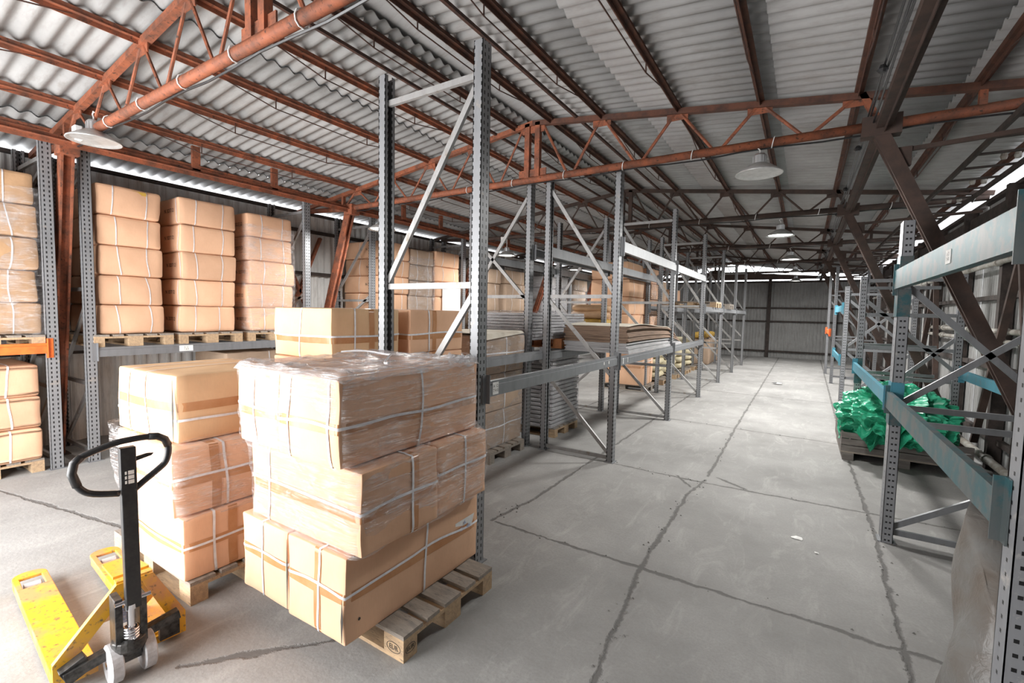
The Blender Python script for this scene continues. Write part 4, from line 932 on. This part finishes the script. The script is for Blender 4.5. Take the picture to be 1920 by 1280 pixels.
# ------------------------------------------------------------------ right side: tarpaulin, crate, plastic bundle, pipes
def right_side():
    t = thing('slatted_crate', 'low grey wooden crate under the green tarpaulin', 'crate', (1.12, 8.0, 0))
    m = MB()
    for k in range(3): m.box(-.62, .62, -.66, -.64, .12+k*.085, .195+k*.085); m.box(-.64, -.62, -.66, .66, .12+k*.085, .195+k*.085); m.box(-.62, .62, .64, .66, .12+k*.085, .195+k*.085)
    m.build('side_board', 'crate_wood', t)
    m = MB(); m.box(-.64, .64, -.66, .66, .10, .12); m.build('floor_board', 'wood_grey', t)
    for x in (-.56, 0, .56):
        m = MB(); m.box(x-.06, x+.06, -.66, .66, 0, .1); m.build('skid', 'crate_wood', t)
    bm = bmesh.new(); bmesh.ops.create_icosphere(bm, subdivisions=6, radius=1)
    for v in bm.verts:
        p = v.co.copy(); k = 1.0
        f = 0
        for s, a in ((2.3, .30), (4.6, .22), (9.5, .09)): f += a*(1-2*abs(noise.noise(p*s+Vector((3.7*s, 1.1, 8.8)))))
        f = f*.62
        z = p.z
        rr = 1+f-.25
        q = Vector((p.x*.62*rr, p.y*.84*rr, (p.z*.36 if p.z > 0 else p.z*.27)*(1+f*.9)))
        if p.z < 0: q.z -= .10*max(0, noise.noise(Vector((p.x*3, p.y*3, 4))))*3
        v.co = q
    me = bpy.data.meshes.new('tarpaulin'); bm.to_mesh(me); bm.free(); me.materials.append(MATS['tarp'])
    o = bpy.data.objects.new('tarpaulin', me); COL.objects.link(o); o.location = (1.06, 7.75, .56); tag(o, 'crumpled green tarpaulin heaped on the low crate', 'tarpaulin')
    # cloudy plastic bundle in the corner
    m = MB(); n = 40; vs = []; lv = 16
    for i in range(lv+1):
        f = i/lv; 
        for k in range(n):
            a = 2*math.pi*k/n; cx = .86-.06*f; cy = 2.78+.16*f
            ax = .25*(1-f*.66); ay = .28*(1-f*.25)
            ca, sa = math.cos(a), math.sin(a)
            p = Vector((cx+ax*abs(ca)**.7*(1 if ca > 0 else -1), cy+ay*abs(sa)**.7*(1 if sa > 0 else -1), .98*f-(.34*f*max(0, (.5-sa/2))) ))
            p += noise.noise_vector(Vector((p.x*5, p.y*5, p.z*3)))*.035
            if i == 0: p.z = .003
            vs.append(p)
    fs = [(i*n+k, i*n+(k+1) % n, (i+1)*n+(k+1) % n, (i+1)*n+k) for i in range(lv) for k in range(n)]+[tuple(lv*n+k for k in range(n)), tuple(range(n))[::-1]]
    m.poly(vs, fs); tag(m.build('plastic_bundle', 'dusty_plastic', smooth=True), 'tall bundle in dusty grey plastic at the bottom right corner', 'bundle')
    for k, (z, y0, y1, r, lab) in enumerate(((1.72, 3, 12, .035, 'painted pipe along the right wall at chest height'), (1.60, 3, 12, .03, 'thinner pipe just under the chest-high wall pipe'), (.16, 4.5, 12, .045, 'pipe along the foot of the right wall'), (2.55, 6, 20, .03, 'pipe along the right wall above head height'))):
        t = thing('wall_pipe', lab, 'pipe', (2.0-.02*k, 0, z))
        m = MB(); m.tube([(0, y0, 0), (0, y1, 0)], r, 10); m.build('pipe_run', 'pipe', t, smooth=True)
        for j in range(int((y1-y0)/1.4)): y = y0+.5+j*1.4; m = MB(); m.lathe([(r+.008, -.03), (r+.014, -.025), (r+.014, .025), (r+.008, .03)], (0, y, 0), 12, 'y'); m.build('coupling', 'pipe', t)
    for k, (y, lab) in enumerate(((6.9, 'first vertical drop pipe on the right wall'), (9.3, 'second vertical drop pipe on the right wall'), (11.6, 'third vertical drop pipe on the right wall'))):
        m = MB(); m.tube([(1.93, y, 0), (1.93, y, 3.3)], .028, 8); tag(m.build('drop_pipe', 'eave_steel', smooth=True), lab, 'pipe')
    for k, (y, s) in enumerate(((6.3, 1), (8.1, -1), (10.2, 1), (12.0, -1))):
        m = MB(); m.bar((1.90, y, .3), (1.96, y+s*1.1, 3.1), .05, .07, (1, 0, 0)); tag(m.build('wall_brace', 'dark_steel'), '%s raking wind brace on the right wall from the camera' % ORD[k], 'brace', 'wind braces of the right wall')
    for k, (y, s) in enumerate(((4.75, 1), (5.75, -1))):
        m = MB(); m.bar((-8.09, y, 1.0), (-8.09, y+s*.95, 3.2), .05, .07, (1, 0, 0)); tag(m.build('wall_brace', 'rust_steel'), ['rising rusty wind brace behind the second leaning column', 'falling rusty wind brace behind the second leaning column'][k], 'brace')
t_ = NT('dusty_plastic'); t_.set(.4, 0, .4); _v = t_.coord(); t_.color(t_.mix(t_.ramp(t_.noise(_v, 4, 5), .4, .7), (.17, .165, .155), (.13, .105, .085))); t_.bump(t_.noise(_v, 12, 4, .6, 1), .5, .02); MATS['dusty_plastic'] = t_.m
right_side()

# ------------------------------------------------------------------ litter on the floor
def litter():
    def scrap(label, x, y, s, mat, name='paper_scrap', cat='litter', h=.012):
        m = MB(); n = 7; vs = [(0, 0, h)]
        for k in range(n): a = 2*math.pi*k/n; r = s*random.uniform(.6, 1.2); vs.append((r*math.cos(a), r*.6*math.sin(a), random.uniform(.001, h)))
        m.poly(vs, [(0, k+1, (k+1) % n+1) for k in range(n)]); tag(m.build(name, mat, loc=(x, y, 0)), label, cat)
    scrap('larger white paper scrap on the near slab of the aisle', .04, 4.45, .05, 'paper')
    scrap('small white paper scrap beside the larger one', .17, 4.25, .02, 'paper')
    scrap('small black rag on the floor far down the aisle', -.55, 14.6, .14, 'black_paint', 'rag', 'rag', .06)
    for k in range(60):
        pass
    m = MB()
    for k in range(260):
        c = random.choice(CRACKS[:17]); f = random.random(); x = c[0][0]+(c[1][0]-c[0][0])*f+random.gauss(0, .04); y = c[0][1]+(c[1][1]-c[0][1])*f+random.gauss(0, .04)
        if y < .5 or y > 14: continue
        s = random.uniform(.003, .011); m.poly([(x-s, y, 0), (x+s, y-s*.4, 0), (x+s*.2, y+s, 0), (x, y, s)], [(0, 1, 3), (1, 2, 3), (2, 0, 3)])
    tag(m.build('crumbs', 'debris'), 'concrete crumbs scattered along the floor joints', 'crumbs', None, 'stuff')
litter()

# lettering becomes plain mesh
bpy.context.view_layer.update()
_dg = bpy.context.evaluated_depsgraph_get()
for o in TXT:
    me = bpy.data.meshes.new_from_object(o.evaluated_get(_dg)); n = bpy.data.objects.new('lettering', me); COL.objects.link(n)
    n.parent = o.parent; n.location = o.location; n.rotation_euler = o.rotation_euler; nm = o.name
    bpy.data.objects.remove(o); n.name = nm
